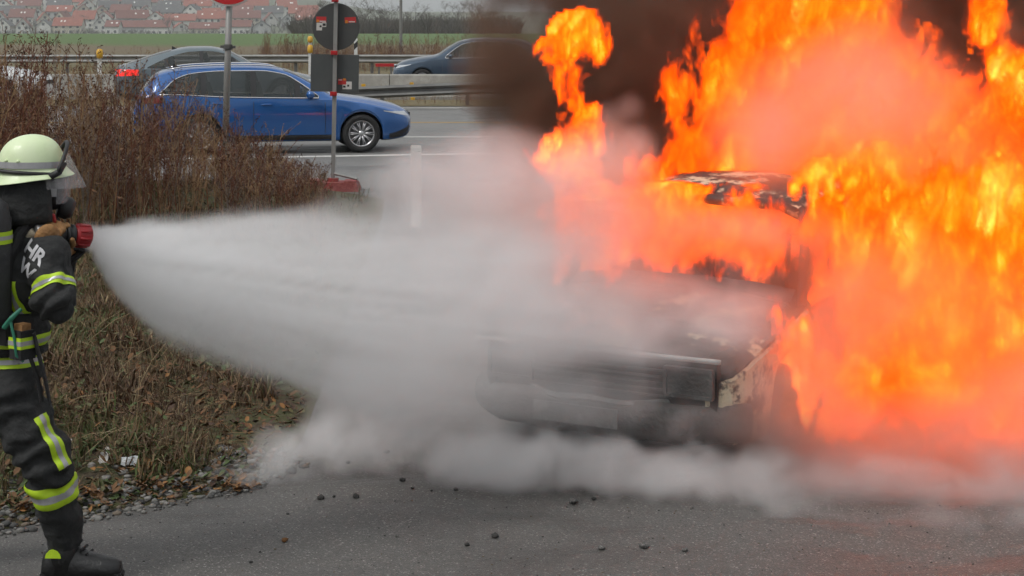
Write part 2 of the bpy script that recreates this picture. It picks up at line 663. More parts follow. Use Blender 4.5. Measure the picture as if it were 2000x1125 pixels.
for i, x in enumerate(np.arange(-30, 31, 3.05)):
    m_ = MB()
    m_.box((x, .07, .33), (.12, .06, .66))
    m_.build('post', STEELD, gr)

# ------------------------------------------------------------------ delineators
WHITEP = mat('white_plastic', (.72, .72, .70), .5, (.6, .6, .57), 9)


def delineator(name, px, Y, z0, z1, label, heads, band=False):
    X = (px - 1000) / F * Y
    t = empty(name, (X, Y, z0), 0, label, 'marker post')
    h = z1 - z0
    mb = MB()
    pr = [(-.06, -.045), (.06, -.045), (.035, .05), (-.035, .05)]
    vs_ = [(x, y, z) for z in (0, h * .96) for x, y in pr] + [(x * .9, y * .9, h + (.0 if y < 0 else -.03)) for x, y in pr]
    fs = [(3, 2, 1, 0), (8, 9, 10, 11)] + [(r * 4 + i, r * 4 + (i + 1) % 4, r * 4 + 4 + (i + 1) % 4, r * 4 + 4 + i) for r in (0, 1) for i in range(4)]
    mb.add(vs_, fs)
    mb.build('post', WHITEP, t)
    for zc, hh in heads:
        m_ = MB()
        m_.lathe([(.02, -hh / 2), (.085, -hh / 2 + .03), (.095, 0), (.085, hh / 2 - .03), (.03, hh / 2)], (0, -.02, zc - z0), n=14)
        m_.build('yellow_lamp_head', YEL, t, True)
    if band:
        m_ = MB()
        m_.add([(-.064, -.048, h * .72), (.064, -.048, h * .80), (.064, -.048, h * .94), (-.064, -.048, h * .86)], [(0, 1, 2, 3)])
        m_.add([(.064, -.046, h * .80), (.04, .052, h * .80), (.04, .052, h * .94), (.064, -.046, h * .94)], [(0, 1, 2, 3)])
        m_.build('black_band', BLK, t)
    return t


delineator('marker_post', 195, 48.2, .70, 1.38, 'marker post with a yellow head on the concrete barrier left of the grey car', [(1.27, .28)])
delineator('marker_post', 606, 60.0, .0, 1.62, 'white marker post with two yellow heads beside the back of the round sign', [(1.50, .24), (1.17, .30)])
delineator('marker_post', 695, 62.0, .0, 1.52, 'black and white marker post just right of the back of the round sign', [], True)
delineator('marker_post', 813, 19.3, 0, .91, 'white marker post standing half hidden in the spray mist', [])

# ------------------------------------------------------------------ village on the hill
HW = [mat('render_white', (.62, .61, .58), .85, (.5, .5, .47), .5), mat('render_cream', (.55, .50, .40), .85, (.45, .42, .35), .5), mat('render_grey', (.42, .43, .42), .85, (.36, .37, .37), .5)]
RF = [mat('tiles_red', (.30, .085, .05), .85, ((.22, .065, .045), (.36, .12, .07)), .9), mat('tiles_dark_red', (.20, .065, .05), .85, ((.14, .05, .04), (.25, .09, .06)), .9), mat('tiles_grey', (.10, .095, .095), .85, ((.07, .07, .075), (.15, .14, .13)), .9)]
PANE = mat('far_window_glass', (.05, .055, .06), .15)
FRAMEW = mat('window_frame_white', (.7, .7, .68), .6)
RFN = ['red', 'dark red', 'grey']
WLN = ['white', 'cream', 'grey']
ORD = ['first', 'second', 'third', 'fourth', 'fifth', 'sixth', 'seventh', 'eighth', 'ninth', 'tenth', 'eleventh', 'twelfth', 'thirteenth', 'fourteenth', 'fifteenth', 'sixteenth', 'seventeenth', 'eighteenth']


def house(px, py, Y, w, d, hw, hr, gable, wi, ri, rz, label, nwin=3):
    """gable True: gable end faces the camera"""
    X = (px - 1000) / F * Y
    z = H - (py - HY) / F * Y
    t = empty('village_house', (X, Y, z - .6), rz, label, 'house', 'houses of the hillside village')
    hw += .6
    a, b = w / 2, d / 2
    mb = MB()
    if gable:
        vs_ = [(-a, -b, -3), (a, -b, -3), (a, b, -3), (-a, b, -3), (-a, -b, hw), (a, -b, hw), (a, b, hw), (-a, b, hw), (0, -b, hw + hr), (0, b, hw + hr)]
        fs = [(0, 1, 5, 8, 4), (2, 3, 7, 9, 6), (1, 2, 6, 5), (3, 0, 4, 7)]
    else:
        vs_ = [(-a, -b, -3), (a, -b, -3), (a, b, -3), (-a, b, -3), (-a, -b, hw), (a, -b, hw), (a, b, hw), (-a, b, hw), (-a, 0, hw + hr), (a, 0, hw + hr)]
        fs = [(0, 1, 5, 4), (2, 3, 7, 6), (1, 2, 6, 9, 5), (3, 0, 4, 8, 7)]
    mb.add(vs_, fs)
    mb.build('wall', HW[wi], t)
    ov, th = .45, .28
    mb = MB()
    sl = hr / (a if gable else b)

    def slab(e0, e1):
        n = len(e0)
        mb.add(list(e0) + [(p[0], p[1], p[2] + th) for p in e0], [(0, 1, 2, 3), (7, 6, 5, 4), (0, 4, 5, 1), (1, 5, 6, 2), (2, 6, 7, 3), (3, 7, 4, 0)])
    for s_ in (-1, 1):
        if gable:
            slab([(s_ * (a + ov), -b - ov, hw - sl * ov + .02), (0, -b - ov, hw + hr + .02), (0, b + ov, hw + hr + .02), (s_ * (a + ov), b + ov, hw - sl * ov + .02)], 0)
        else:
            slab([(-a - ov, s_ * (b + ov), hw - sl * ov + .02), (-a - ov, 0, hw + hr + .02), (a + ov, 0, hw + hr + .02), (a + ov, s_ * (b + ov), hw - sl * ov + .02)], 0)
    rf = mb.build('roof', RF[ri], t)
    ch = MB()
    ch.box((a * .3, b * .15, hw + hr * .9 + .3), (.7, .7, 1.5))
    ch.build('chimney', RF[1], rf)
    cols_ = max(2, int(w / 3.2))
    for fl in range(2):
        for c in range(cols_):
            wx = -a + w * (c + .5) / cols_
            zz = 1.4 + fl * 2.7
            if zz > hw - .7:
                continue
            m_ = MB()
            m_.box((wx, -b - .02, zz), (1.3, .10, 1.4))
            m_.build('window', PANE, t)
    if gable:
        m_ = MB()
        m_.box((0, -b - .02, hw + hr * .33), (1.4, .10, 1.3))
        m_.build('window', PANE, t)
    else:
        for c in range(random.choice((0, 1, 2, 2))):
            xx = random.uniform(-a * .7, a * .7)
            rot = Matrix.Rotation(math.atan(sl), 3, 'X')
            m_ = MB()
            m_.box((xx, -b * .5, hw + hr * .5 + th + .05), (.9, 1.2, .14), rot)
            m_.build('skylight', FRAMEW, t)
    return t


vr = random.Random(11)
ROWN = ['lowest', 'second', 'third', 'fourth', 'fifth', 'highest']
# hand-placed front houses: px, py(base), width, depth, wall, roof rise, gable?, wall colour, roof colour
rows = [
    (66, 925, [(10, 7.5, 9, 4.4, 3.6, 1, 0, 2, 0), (47, 7, 10, 4.6, 4, 1, 0, 0, 8), (90, 8, 9, 4.0, 3.4, 1, 0, 2, -4), (135, 15, 9, 4.2, 4, 0, 1, 0, 0), (195, 7, 9, 5, 4, 1, 0, 2, 12), (222, 7, 9, 3.6, 3, 0, 0, 1, 0), (268, 16, 9, 3.4, 3.2, 0, 2, 1, 0), (310, 13, 9, 3.8, 3.4, 0, 0, 1, 0), (352, 9, 9, 3.2, 3, 1, 0, 0, 20), (405, 18, 9, 3.0, 3, 0, 1, 1, 0), (462, 16, 9, 3.6, 3.2, 0, 0, 1, 0), (512, 9, 9, 3.6, 3.2, 1, 2, 2, 5)]),
    (53, 965, None), (40, 1005, None), (28, 1055, None), (15, 1115, None), (3, 1185, None)]
for ri_, (py, Y, lst) in enumerate(rows):
    if lst is None:
        lst = []
        x = -14 + vr.uniform(0, 20)
        lim = (585, 575, 565, 480, 380)[ri_ - 1]
        while x < lim:
            g = vr.random() < .38
            w = vr.uniform(7, 9) if g else vr.uniform(10, 18)
            lst.append((x + w * 1.7, w, vr.uniform(8.5, 10.5), vr.uniform(3.6, 5.6), vr.uniform(3.2, 4.4), g, vr.choice((0, 0, 0, 1, 2)), vr.choice((0, 0, 1, 1, 2)), vr.uniform(-12, 22)))
            x += w * 3.5 + vr.uniform(1, 14)
    for i, (px, w, d, hw, hr, g, wi, ri, rz) in enumerate(lst):
        if ri_ == 1 and i == 2:
            pass
        house(px, py + vr.uniform(-1.5, 1.5), Y + vr.uniform(-12, 12), w, d, hw, hr, bool(g), wi, ri, R_(rz),
              f'{WLN[wi]} {"gable-fronted" if g else "long"} house, {RFN[ri]} roof, {ORD[i]} from left in the {ROWN[ri_]} village row')
# flat-roofed white block standing above the roofs
hb = P(80, 16, 1080)
blk = empty('apartment_block', (hb.x, hb.y, hb.z - 3), R_(6), 'wide white flat-roofed block above the village roofs, far left', 'building')
m_ = MB()
m_.box((0, 0, 5.5), (19, 11, 17))
m_.build('wall', HW[0], blk)
m_ = MB()
m_.box((0, 0, 14.15), (19.6, 11.6, .3))
m_.build('roof', RF[2], blk)
for r_ in range(4):
    for c in range(6):
        m_ = MB()
        m_.box((-7.8 + c * 3.1, -5.52, 2.4 + r_ * 3), (1.5, .1, 1.4))
        m_.build('window', PANE, blk)


# ------------------------------------------------------------------ bare trees
def bare_tree(rnd, h, spread=.5, depth=4):
    tr, cr = MB(), MB()

    def grow(p, d, L, r, lev):
        n = 4
        pts, rad = [p], [r]
        q = p.copy()
        dd = d.copy()
        for i in range(n):
            dd = (dd + Vector((rnd.uniform(-1, 1), rnd.uniform(-1, 1), rnd.uniform(-.3, .7))) * .16).normalized()
            q = q + dd * (L / n)
            pts.append(q.copy())
            rad.append(r * (1 - .55 * (i + 1) / n))
        (tr if lev == 0 else cr).tube(pts, rad, 5 if lev < 2 else 3, cap=False)
        if lev >= depth:
            return
        nb = (7, 5, 4, 4)[min(lev, 3)]
        for i in range(nb):
            t = rnd.uniform(.3, 1.0)
            k = min(int(t * n), n - 1)
            pp = pts[k].lerp(pts[k + 1], t * n - k)
            az = rnd.uniform(0, 2 * math.pi)
            side = Vector((math.cos(az), math.sin(az), rnd.uniform(.1, .7)))
            nd = (dd * (1 - spread) + side * spread * 1.6).normalized()
            grow(pp, nd, L * rnd.uniform(.45, .68), max(rad[k] * .55, .012 * h / 8), lev + 1)
    grow(Vector((0, 0, -.3)), Vector((rnd.uniform(-.05, .05), 0, 1)).normalized(), h * .5, h * .016, 0)
    return tr, cr


BARK = mat('tree_bark', (.060, .052, .044), .95, (.10, .09, .075), 2)
TWIG = mat('tree_twigs', (.075, .062, .052), .95)
trnd = random.Random(5)
tree_meshes = []
for k in range(4):
    tr, cr = bare_tree(trnd, 9, trnd.uniform(.45, .6), 4 if k else 4)
    a_ = tr.build('trunk', BARK)
    b_ = cr.build('crown', TWIG)
    tree_meshes.append((a_.data, b_.data))
    bpy.data.objects.remove(a_)
    bpy.data.objects.remove(b_)


def tree(px, py, Y, h, label, k, cat='tree', group='bare trees along the field edge'):
    p = P(px, py, Y)
    t = empty('bare_tree', p, trnd.uniform(0, 6.28), label, cat, group)
    t.scale = (h / 9 * trnd.uniform(.9, 1.2),) * 2 + (h / 9,)
    link('trunk', tree_meshes[k][0], t)
    link('crown', tree_meshes[k][1], t)


tx = [598, 622, 648, 668, 690, 712, 735, 757, 782, 806, 828, 850, 872, 896, 925, 955, 990]
for i, px in enumerate(tx):
    tree(px, 78 + trnd.uniform(-3, 3), 330 + trnd.uniform(-30, 60), trnd.uniform(6.5, 11.0), f'bare hazy tree, {ORD[i] if i < 18 else i} from the left in the row right of the village', i % 4)
vx = [60, 118, 165, 240, 330, 392, 440, 500, 545, 575]
for i, px in enumerate(vx):
    tree(px, 66 + trnd.uniform(-14, 2), 915 + trnd.uniform(-20, 50), trnd.uniform(7, 12), f'small bare tree among the village houses, {ORD[i]} from the left', i % 4, group='bare trees among the houses')
for i, px in enumerate([870, 905, 935, 1020, 1075]):
    tree(px, 25, 900 + 40 * i, trnd.uniform(7, 10), f'bare tree on the far ridge against the sky, {ORD[i]} from the left', i % 4, group='bare trees on the far ridge')
# tall thin pole behind the hedge
pp = P(783, 100, 88)
mp_ = empty('utility_pole', (pp.x, pp.y, -.3), 0, 'slender grey utility pole rising behind the roadside scrub', 'pole')
m_ = MB()
m_.tube([(0, 0, 0), (0, 0, 8.5)], [.085, .05], 8)
m_.build('shaft', STEEL, mp_)
m_ = MB()
m_.box((0, 0, 8.0), (1.3, .09, .1))
m_.build('crossarm', STEELD, mp_)


# ------------------------------------------------------------------ mass vegetation helpers
def scatter(variants, pos, rot, scl, matmap, tilt=None):
    """variants: list of (V,F,mi) arrays; one instance per row of pos"""
    Vs, Fs, Ms = [], [], []
    off = 0
    pick = rng.integers(0, len(variants), len(pos))
    for k, (V_, F_, M_) in enumerate(variants):
        idx = np.where(pick == k)[0]
        if not len(idx):
            continue
        c, s = np.cos(rot[idx]), np.sin(rot[idx])
        x = V_[None, :, 0] * c[:, None] - V_[None, :, 1] * s[:, None]
        y = V_[None, :, 0] * s[:, None] + V_[None, :, 1] * c[:, None]
        z = np.repeat(V_[None, :, 2], len(idx), 0)
        if tilt is not None:
            x = x + z * tilt[idx, 0][:, None]
            y = y + z * tilt[idx, 1][:, None]
        W = np.stack([x, y, z], -1) * scl[idx][:, None, None] + pos[idx][:, None, :]
        n = V_.shape[0]
        Vs.append(W.reshape(-1, 3))
        Fs.append((F_[None] + (np.arange(len(idx)) * n)[:, None, None] + off).reshape(-1, F_.shape[1]))
        Ms.append((M_[None] + 0 * idx[:, None] if matmap is None else matmap(idx, M_)).reshape(-1))
        off += n * len(idx)
    return np.concatenate(Vs), np.concatenate(Fs), np.concatenate(Ms)


def arr(mb):
    """MB of tris and quads -> triangle arrays"""
    F_, M_ = [], []
    for f, m in zip(mb.f, mb.m):
        for i in range(1, len(f) - 1):
            F_.append((f[0], f[i], f[i + 1]))
            M_.append(m)
    return np.array(mb.v, np.float32), np.array(F_, np.int32), np.array(M_, np.int32)


def weed_variant(rd, h, dense=1.0, heads=True):
    mb = MB()
    pts, rad = [], []
    lx, ly = rd.uniform(-.12, .12), rd.uniform(-.12, .12)
    bx, by = rd.uniform(-.1, .1), rd.uniform(-.1, .1)
    for i in range(6):
        t = i / 5
        pts.append(Vector((lx * t * h + bx * t * t * h, ly * t * h + by * t * t * h, t * h)))
        rad.append(.0066 * (1 - .75 * t) + .001)
    mb.tube(pts, rad, 3, 0, cap=False)
    nb = int(rd.randint(11, 17) * dense)
    for i in range(nb):
        t = rd.uniform(.25, .98)
        k = min(int(t * 5), 4)
        p = pts[k].lerp(pts[k + 1], t * 5 - k)
        az = rd.uniform(0, 6.28)
        L = rd.uniform(.12, .42) * (1.15 - t) * 1.5 + .06
        d = Vector((math.cos(az) * .55, math.sin(az) * .55, rd.uniform(.5, 1.0))).normalized()
        q1 = p + d * L * .5
        q2 = q1 + (d + Vector((0, 0, rd.uniform(-.1, .5)))).normalized() * L * .5
        mb.tube([p, q1, q2], [.0034, .0026, .0014], 3, 0, cap=False)
        if heads:
            for j in range(rd.randint(6, 10)):
                u = rd.uniform(.25, 1.05)
                c = (p.lerp(q1, u * 2) if u < .5 else q1.lerp(q2, u * 2 - 1)) + Vector((rd.uniform(-1, 1), rd.uniform(-1, 1), rd.uniform(-1, 1))) * .018
                r = rd.uniform(.006, .017)
                a1 = Vector((rd.uniform(-1, 1), rd.uniform(-1, 1), rd.uniform(-1, 1))).normalized() * r
                a2 = Vector((rd.uniform(-1, 1), rd.uniform(-1, 1), rd.uniform(-1, 1))).normalized() * r * 1.7
                mb.add([c - a2, c + a1, c + a2], [(0, 1, 2)], 1)
    # withered leaves low on the stem
    for i in range(rd.randint(5, 10)):
        t = rd.uniform(.05, .7)
        k = min(int(t * 5), 4)
        p = pts[k].lerp(pts[k + 1], t * 5 - k)
        az = rd.uniform(0, 6.28)
        o = Vector((math.cos(az), math.sin(az), rd.uniform(-.9, .3)))
        s_ = Vector((-o.y, o.x, rd.uniform(-.5, .5))) * .3
        L = rd.uniform(.03, .09)
        mb.add([p, p + (o + s_) * L * .5, p + o * L, p + (o - s_) * L * .5], [(0, 1, 2), (0, 2, 3)], 2)
    return arr(mb)


WEEDM = [mat('weed_red_brown', (.145, .052, .025), .95), mat('weed_seed_dark', (.085, .033, .020), .95), mat('weed_leaf_dead', (.20, .11, .055), .95),
         mat('weed_tan', (.30, .19, .095), .95), mat('weed_seed_tan', (.19, .115, .065), .95), mat('weed_grey', (.19, .15, .12), .95)]


def weed_map(idx, M_):
    kind = rng.choice(3, len(idx), p=(.52, .36, .12))
    tab = np.array([[0, 1, 2], [3, 4, 2], [5, 1, 2]])
    return tab[kind][:, M_]


wr = random.Random(3)
wv = [weed_variant(wr, wr.uniform(1.15, 1.75)) for _ in range(14)]
n = 1250
wy = rng.uniform(15.2, 22.3, n)
wpx = rng.uniform(-420, 475, n)
# sparser and lower towards the sign, where the blue car shows
hs = np.interp(wpx, [-400, 60, 230, 330, 470], [1.04, 1.02, .90, .84, .60]) * rng.uniform(.62, 1.14, n)
keepw = (rng.random(n) < np.interp(wpx, [-400, 380, 475], [1, .55, .15])) & (wy > 15.2 + np.interp(wpx, [0, 200, 475], [0, .8, 2.0]))
wx_ = (wpx - 1000) / F * wy
pos = np.stack([wx_, wy, vz(wx_, wy) - .02], 1)[keepw]
til = rng.normal(0, .065, (n, 2))[keepw]
V, Fq, Mi = scatter(wv, pos, rng.uniform(0, 6.28, n)[keepw], hs[keepw], weed_map, til)
tag(np_mesh('tall_dry_weeds', V, Fq, WEEDM, Mi), 'dense stand of tall red-brown dead weeds behind the firefighter', 'weeds', kind='stuff')
# thinner, shorter weeds at the right end, round the sign foot
wv2 = [weed_variant(wr, wr.uniform(.5, .95), .7) for _ in range(8)]
n = 260
wy = rng.uniform(17.5, 22.8, n)
wpx = rng.uniform(430, 630, n)
wx_ = (wpx - 1000) / F * wy
pos = np.stack([wx_, wy, vz(wx_, wy) - .02], 1)
V, Fq, Mi = scatter(wv2, pos, rng.uniform(0, 6.28, n), np.interp(wpx, [430, 630], [1.0, .55]) * rng.uniform(.6, 1.2, n), weed_map, rng.normal(0, .18, (n, 2)))
tag(np_mesh('short_dry_weeds', V, Fq, WEEDM, Mi), 'thin short dead weeds in front of the blue car and round the sign foot', 'weeds', kind='stuff')
# scrub behind the far rail and along the barrier
n = 900
wy = rng.uniform(72, 80, n)
wpx = np.concatenate([rng.uniform(505, 960, 700), rng.uniform(230, 505, 110), rng.uniform(-50, 1200, 90)])
wx_ = (wpx - 1000) / F * wy
pos = np.stack([wx_, wy, 0 * wx_], 1)
V, Fq, Mi = scatter(wv, pos, rng.uniform(0, 6.28, n), np.where(wpx > 505, rng.uniform(.5, .95, n), rng.uniform(.3, .6, n)), weed_map, rng.normal(0, .12, (n, 2)))
tag(np_mesh('roadside_scrub', V, Fq, WEEDM, Mi), 'brown leafless scrub along the field behind the far guardrail', 'scrub', kind='stuff')
n = 900
wy = np.where(rng.random(n) < .5, rng.uniform(45.2, 46.8, n), rng.uniform(66.3, 69, n))
wpx = rng.uniform(-60, 1300, n)
wx_ = (wpx - 1000) / F * wy
pos = np.stack([wx_, wy, 0 * wx_], 1)
V, Fq, Mi = scatter(wv2, pos, rng.uniform(0, 6.28, n), rng.uniform(.25, .62, n), weed_map, rng.normal(0, .2, (n, 2)))
tag(np_mesh('median_weeds', V, Fq, WEEDM, Mi), 'low dead weeds along the foot of the guardrails and barrier', 'weeds', kind='stuff')
# hazy thicket between the trees at the field edge
n = 1500
wy = rng.uniform(300, 420, n)
wpx = rng.uniform(575, 1010, n)
wx_ = (wpx - 1000) / F * wy
pos = np.stack([wx_, wy, H - (80 - HY) / F * wy], 1)
thk = []
for _ in range(5):
    mb = MB()
    for i in range(16):
        az = wr.uniform(0, 6.28)
        L = wr.uniform(.5, 1.0)
        d = Vector((math.cos(az) * .4, math.sin(az) * .4, 1)).normalized()
        q = d * L * .5
        mb.tube([(0, 0, 0), q, q + (d + Vector((wr.uniform(-.5, .5), wr.uniform(-.5, .5), 0))).normalized() * L * .5], [.02, .014, .006], 3, cap=False)
    thk.append(arr(mb))
V, Fq, Mi = scatter(thk, pos, rng.uniform(0, 6.28, n), rng.uniform(2.2, 5.5, n), None)
tag(np_mesh('field_edge_thicket', V, Fq, TWIG), 'grey hazy thicket under the bare trees at the field edge', 'thicket', kind='stuff')
n = 700
wy = rng.uniform(890, 1000, n)
wpx = rng.uniform(-30, 600, n)
wx_ = (wpx - 1000) / F * wy
pos = np.stack([wx_, wy, tz(wx_, wy) - .3], 1)
V, Fq, Mi = scatter(thk, pos, rng.uniform(0, 6.28, n), rng.uniform(2.0, 4.5, n), None)
tag(np_mesh('village_hedges', V, Fq, TWIG), 'dark garden hedges at the foot of the hillside village', 'hedges', kind='stuff')


# ------------------------------------------------------------------ verge: grass, leaves, gravel
def blade_variant(rd, h, nb):
    mb = MB()
    for i in range(nb):
        az = rd.uniform(0, 6.28)
        L = h * rd.uniform(.5, 1.1)
        lean = rd.uniform(.2, 1.3)
        o = Vector((math.cos(az), math.sin(az), 0))
        s_ = Vector((-o.y, o.x, 0)) * rd.uniform(.0018, .0038)
        b = Vector((rd.uniform(-1, 1), rd.uniform(-1, 1), 0)) * .035
        m1 = b + o * L * .25 * lean + Vector((0, 0, L * .55))
        m2 = b + o * L * .75 * lean + Vector((0, 0, L * max(.15, 1 - .45 * lean)))
        mb.add([b - s_, b + s_, m1 + s_ * .8, m1 - s_ * .8, m2], [(0, 1, 2, 3), (3, 2, 4)], rd.choice((0, 1, 1, 1, 2, 2, 3)))
    return arr(mb)


GRM = [mat('dry_grass', (.155, .105, .052), .9), mat('dead_grass_brown', (.095, .058, .032), .9), mat('grass_green', (.070, .098, .026), .85), mat('grass_straw', (.26, .20, .11), .9)]
gr_ = random.Random(9)
gv = [blade_variant(gr_, gr_.uniform(.05, .15), 11) for _ in range(14)]
n = 17000
gy_ = 8.2 + (23 - 8.2) * rng.random(n) ** 1.5
gxx = rng.uniform(-1300 / F * gy_, -1.0)
dd = edge_dist(gxx, gy_)
LITTER = []
for px_, py_ in ((203, 905), (253, 911), (134, 866), (212, 880)):
    zz_ = .1
    for _ in range(8):
        c_ = G(px_, py_ + 6, zz_)
        zz_ = float(vz(c_.x, c_.y))
    LITTER.append((c_.x, c_.y, zz_))
clear_ = np.ones(len(gxx), bool)
for lx_, ly_, lz_ in LITTER:            # trampled round the litter, open towards the road
    clear_ &= ~((np.abs(gxx - lx_) < .07) & (gy_ < ly_ + .03) & (gy_ > ly_ - .28))
ok = clear_ & (dd > .30) & (rng.random(n) < np.clip((dd - .2) / .5, .1, 1) * np.clip(.75 + .8 * vnoise(gxx * 1.7 + 3, gy_ * 1.7, gxx * 0, 96), .15, 1))
pos = np.stack([gxx, gy_, vz(gxx, gy_) - .01], 1)[ok]
k = ok.sum()


def grass_map(idx, M_):
    g = vnoise(pos[idx, 0] * 1.3, pos[idx, 1] * 1.3, pos[idx, 0] * 0, 91) + rng.normal(0, .35, len(idx))
    kk = np.where(g > -.08, 1, 0)
    tab = np.array([[0, 1, 1, 3], [2, 0, 2, 2]])
    return tab[kk][:, M_]


V, Fq, Mi = scatter(gv, pos, rng.uniform(0, 6.28, k), np.clip(1 + .75 * vnoise(pos[:, 0] * 2.1, pos[:, 1] * 2.1, pos[:, 0] * 0, 95), .35, 1.8) * rng.uniform(.6, 1.35, k), grass_map, rng.normal(0, .25, (k, 2)))
tag(np_mesh('verge_grass', V, Fq, GRM, Mi), 'matted dry and green grass covering the verge beside the firefighter', 'grass', kind='stuff')
# long dry stalks lying and leaning
sv = []
for _ in range(10):
    mb = MB()
    L = wr.uniform(.25, .6)
    az, el = wr.uniform(0, 6.28), wr.uniform(.1, 1.2)
    d = Vector((math.cos(az) * math.cos(el), math.sin(az) * math.cos(el), math.sin(el)))
    p1 = d * L * .5
    mb.tube([(0, 0, 0), p1, p1 + (d + Vector((0, 0, -.3))).normalized() * L * .5], [.0022, .0018, .001], 3, cap=False, mi=0)
    sv.append(arr(mb))
n = 1500
gy_ = 8.6 + 10 * rng.random(n) ** 1.2
gxx = rng.uniform(-1300 / F * gy_, -1.0)
ok = edge_dist(gxx, gy_) > .45
pos = np.stack([gxx, gy_, vz(gxx, gy_) + .01], 1)[ok]
k = ok.sum()
V, Fq, Mi = scatter(sv, pos, rng.uniform(0, 6.28, k), rng.uniform(.5, 1.2, k), lambda idx, M_: np.repeat(rng.choice([1, 3, 3, 0, 1], len(idx))[:, None], len(M_), 1))
tag(np_mesh('dead_stalks', V, Fq, GRM, Mi), 'pale dead stalks lying and leaning in the verge grass', 'stalks', kind='stuff')
# bramble / herb leaves
LFM = [mat('leaf_green', (.055, .085, .022), .7), mat('leaf_olive', (.085, .082, .028), .75), mat('leaf_brown', (.15, .075, .028), .85, (.09, .045, .02), 15), mat('leaf_ochre', (.27, .135, .04), .85, (.18, .08, .025), 15), mat('leaf_dark', (.055, .030, .018), .9)]


def leaf_variant(rd, up=.3):
    L, w = rd.uniform(.025, .06), rd.uniform(.4, .7)
    c = rd.uniform(-.25, .25)
    mb = MB()
    pts = [(0, 0, 0), (L * .35, L * w * .5, L * up * .5), (L * .75, L * w * .4, L * up), (L, 0, L * (up + c)), (L * .75, -L * w * .4, L * up), (L * .35, -L * w * .5, L * up * .5), (L * .5, 0, L * (up * .5 - .08))]
    mb.add(pts, [(0, 1, 6), (1, 2, 6), (2, 3, 6), (3, 4, 6), (4, 5, 6), (5, 0, 6)])
    return arr(mb)


lv = [leaf_variant(wr, wr.uniform(-.15, .6)) for _ in range(16)]
n = 9000
gy_ = 8.15 + 12 * rng.random(n) ** 1.5
gxx = rng.uniform(-1300 / F * gy_, -1.0)
dd = edge_dist(gxx, gy_)
ok = dd > .12
pos = np.stack([gxx, gy_, vz(gxx, gy_) + rng.uniform(0, .09, n) * (dd > .5) + .006], 1)[ok]
g2 = vnoise(pos[:, 0] * 1.1 + 4, pos[:, 1] * 1.1, pos[:, 0] * 0, 93) + rng.normal(0, .3, len(pos))
lk = np.where(g2 > .25, rng.choice([0, 0, 1], len(pos)), rng.choice([2, 2, 4, 1, 2, 4, 3], len(pos), p=[.2, .2, .2, .12, .13, .1, .05]))
V, Fq, Mi = scatter(lv, pos, rng.uniform(0, 6.28, len(pos)), rng.uniform(.6, 1.3, len(pos)), lambda idx, M_: np.repeat(lk[idx][:, None], len(M_), 1))
tag(np_mesh('verge_leaf_litter', V, Fq, LFM, Mi), 'green herb leaves and brown fallen leaves scattered over the verge', 'leaf litter', kind='stuff')
# rust-coloured clumps of fallen oak leaves near the gravel
cl = []
for cx, cy_, cr_ in ((-2.02, 8.36, .12), (-1.72, 8.52, .09), (-1.36, 8.62, .09), (-1.9, 8.8, .1), (-2.3, 8.15, .12)):
    for _ in range(75):
        cl.append((cx + rng.normal(0, cr_), cy_ + rng.normal(0, cr_ * .7)))
cl = np.array(cl)
pos = np.stack([cl[:, 0], cl[:, 1], vz(cl[:, 0], cl[:, 1]) + rng.uniform(.004, .035, len(cl))], 1)
V, Fq, Mi = scatter(lv, pos, rng.uniform(0, 6.28, len(pos)), rng.uniform(.7, 1.4, len(pos)), lambda idx, M_: np.repeat(rng.choice([2, 3, 2, 2], len(idx))[:, None], len(M_), 1))
tag(np_mesh('oak_leaf_drifts', V, Fq, LFM, Mi), 'rust-brown drifts of fallen oak leaves beside the gravel', 'leaves', kind='stuff')


def stone_variant(rd, flat=.6):
    bm = bmesh.new()
    bmesh.ops.create_icosphere(bm, subdivisions=1, radius=1)
    for v in bm.verts:
        v.co *= rd.uniform(.72, 1.12)
        v.co.z *= flat
        v.co.x *= 1.2
    V_ = np.array([v.co[:] for v in bm.verts], np.float32)
    F_ = np.array([[v.index for v in f.verts] for f in bm.faces], np.int32)
    bm.free()
    return V_, F_, np.zeros(len(F_), np.int32)


STM = [mat('gravel_grey', (.13, .13, .122), .9, (.19, .185, .17), 12, bump=.4), mat('gravel_pale', (.25, .24, .22), .9, (.18, .17, .16), 14), mat('gravel_brown', (.12, .095, .07), .95, (.17, .14, .11), 14), mat('gravel_dark', (.06, .06, .058), .9)]
stv = [stone_variant(wr, wr.uniform(.5, .8)) for _ in range(10)]
n = 5200
gpx = rng.uniform(-150, 620, n)
gy_ = rng.uniform(7.6, 9.3, n)
gxx = (gpx - 1000) / F * gy_
dd = edge_dist(gxx, gy_)
ok = (dd > -.05) & (rng.random(n) < np.interp(dd, [-.05, .02, .28, .55, .8], [.10, .75, .7, .3, 0]))
pos = np.stack([gxx, gy_, np.maximum(vz(gxx, gy_), 0) + .004], 1)[ok]
sk = rng.choice([0, 0, 1, 2, 3, 2, 3, 0], len(pos))
V, Fq, Mi = scatter(stv, pos, rng.uniform(0, 6.28, len(pos)), .006 + .022 * rng.random(len(pos)) ** 2.2, lambda idx, M_: np.repeat(sk[idx][:, None], len(M_), 1))
tag(np_mesh('edge_gravel', V, Fq, STM, Mi), 'strip of loose grey gravel between the asphalt and the verge', 'gravel', kind='stuff')
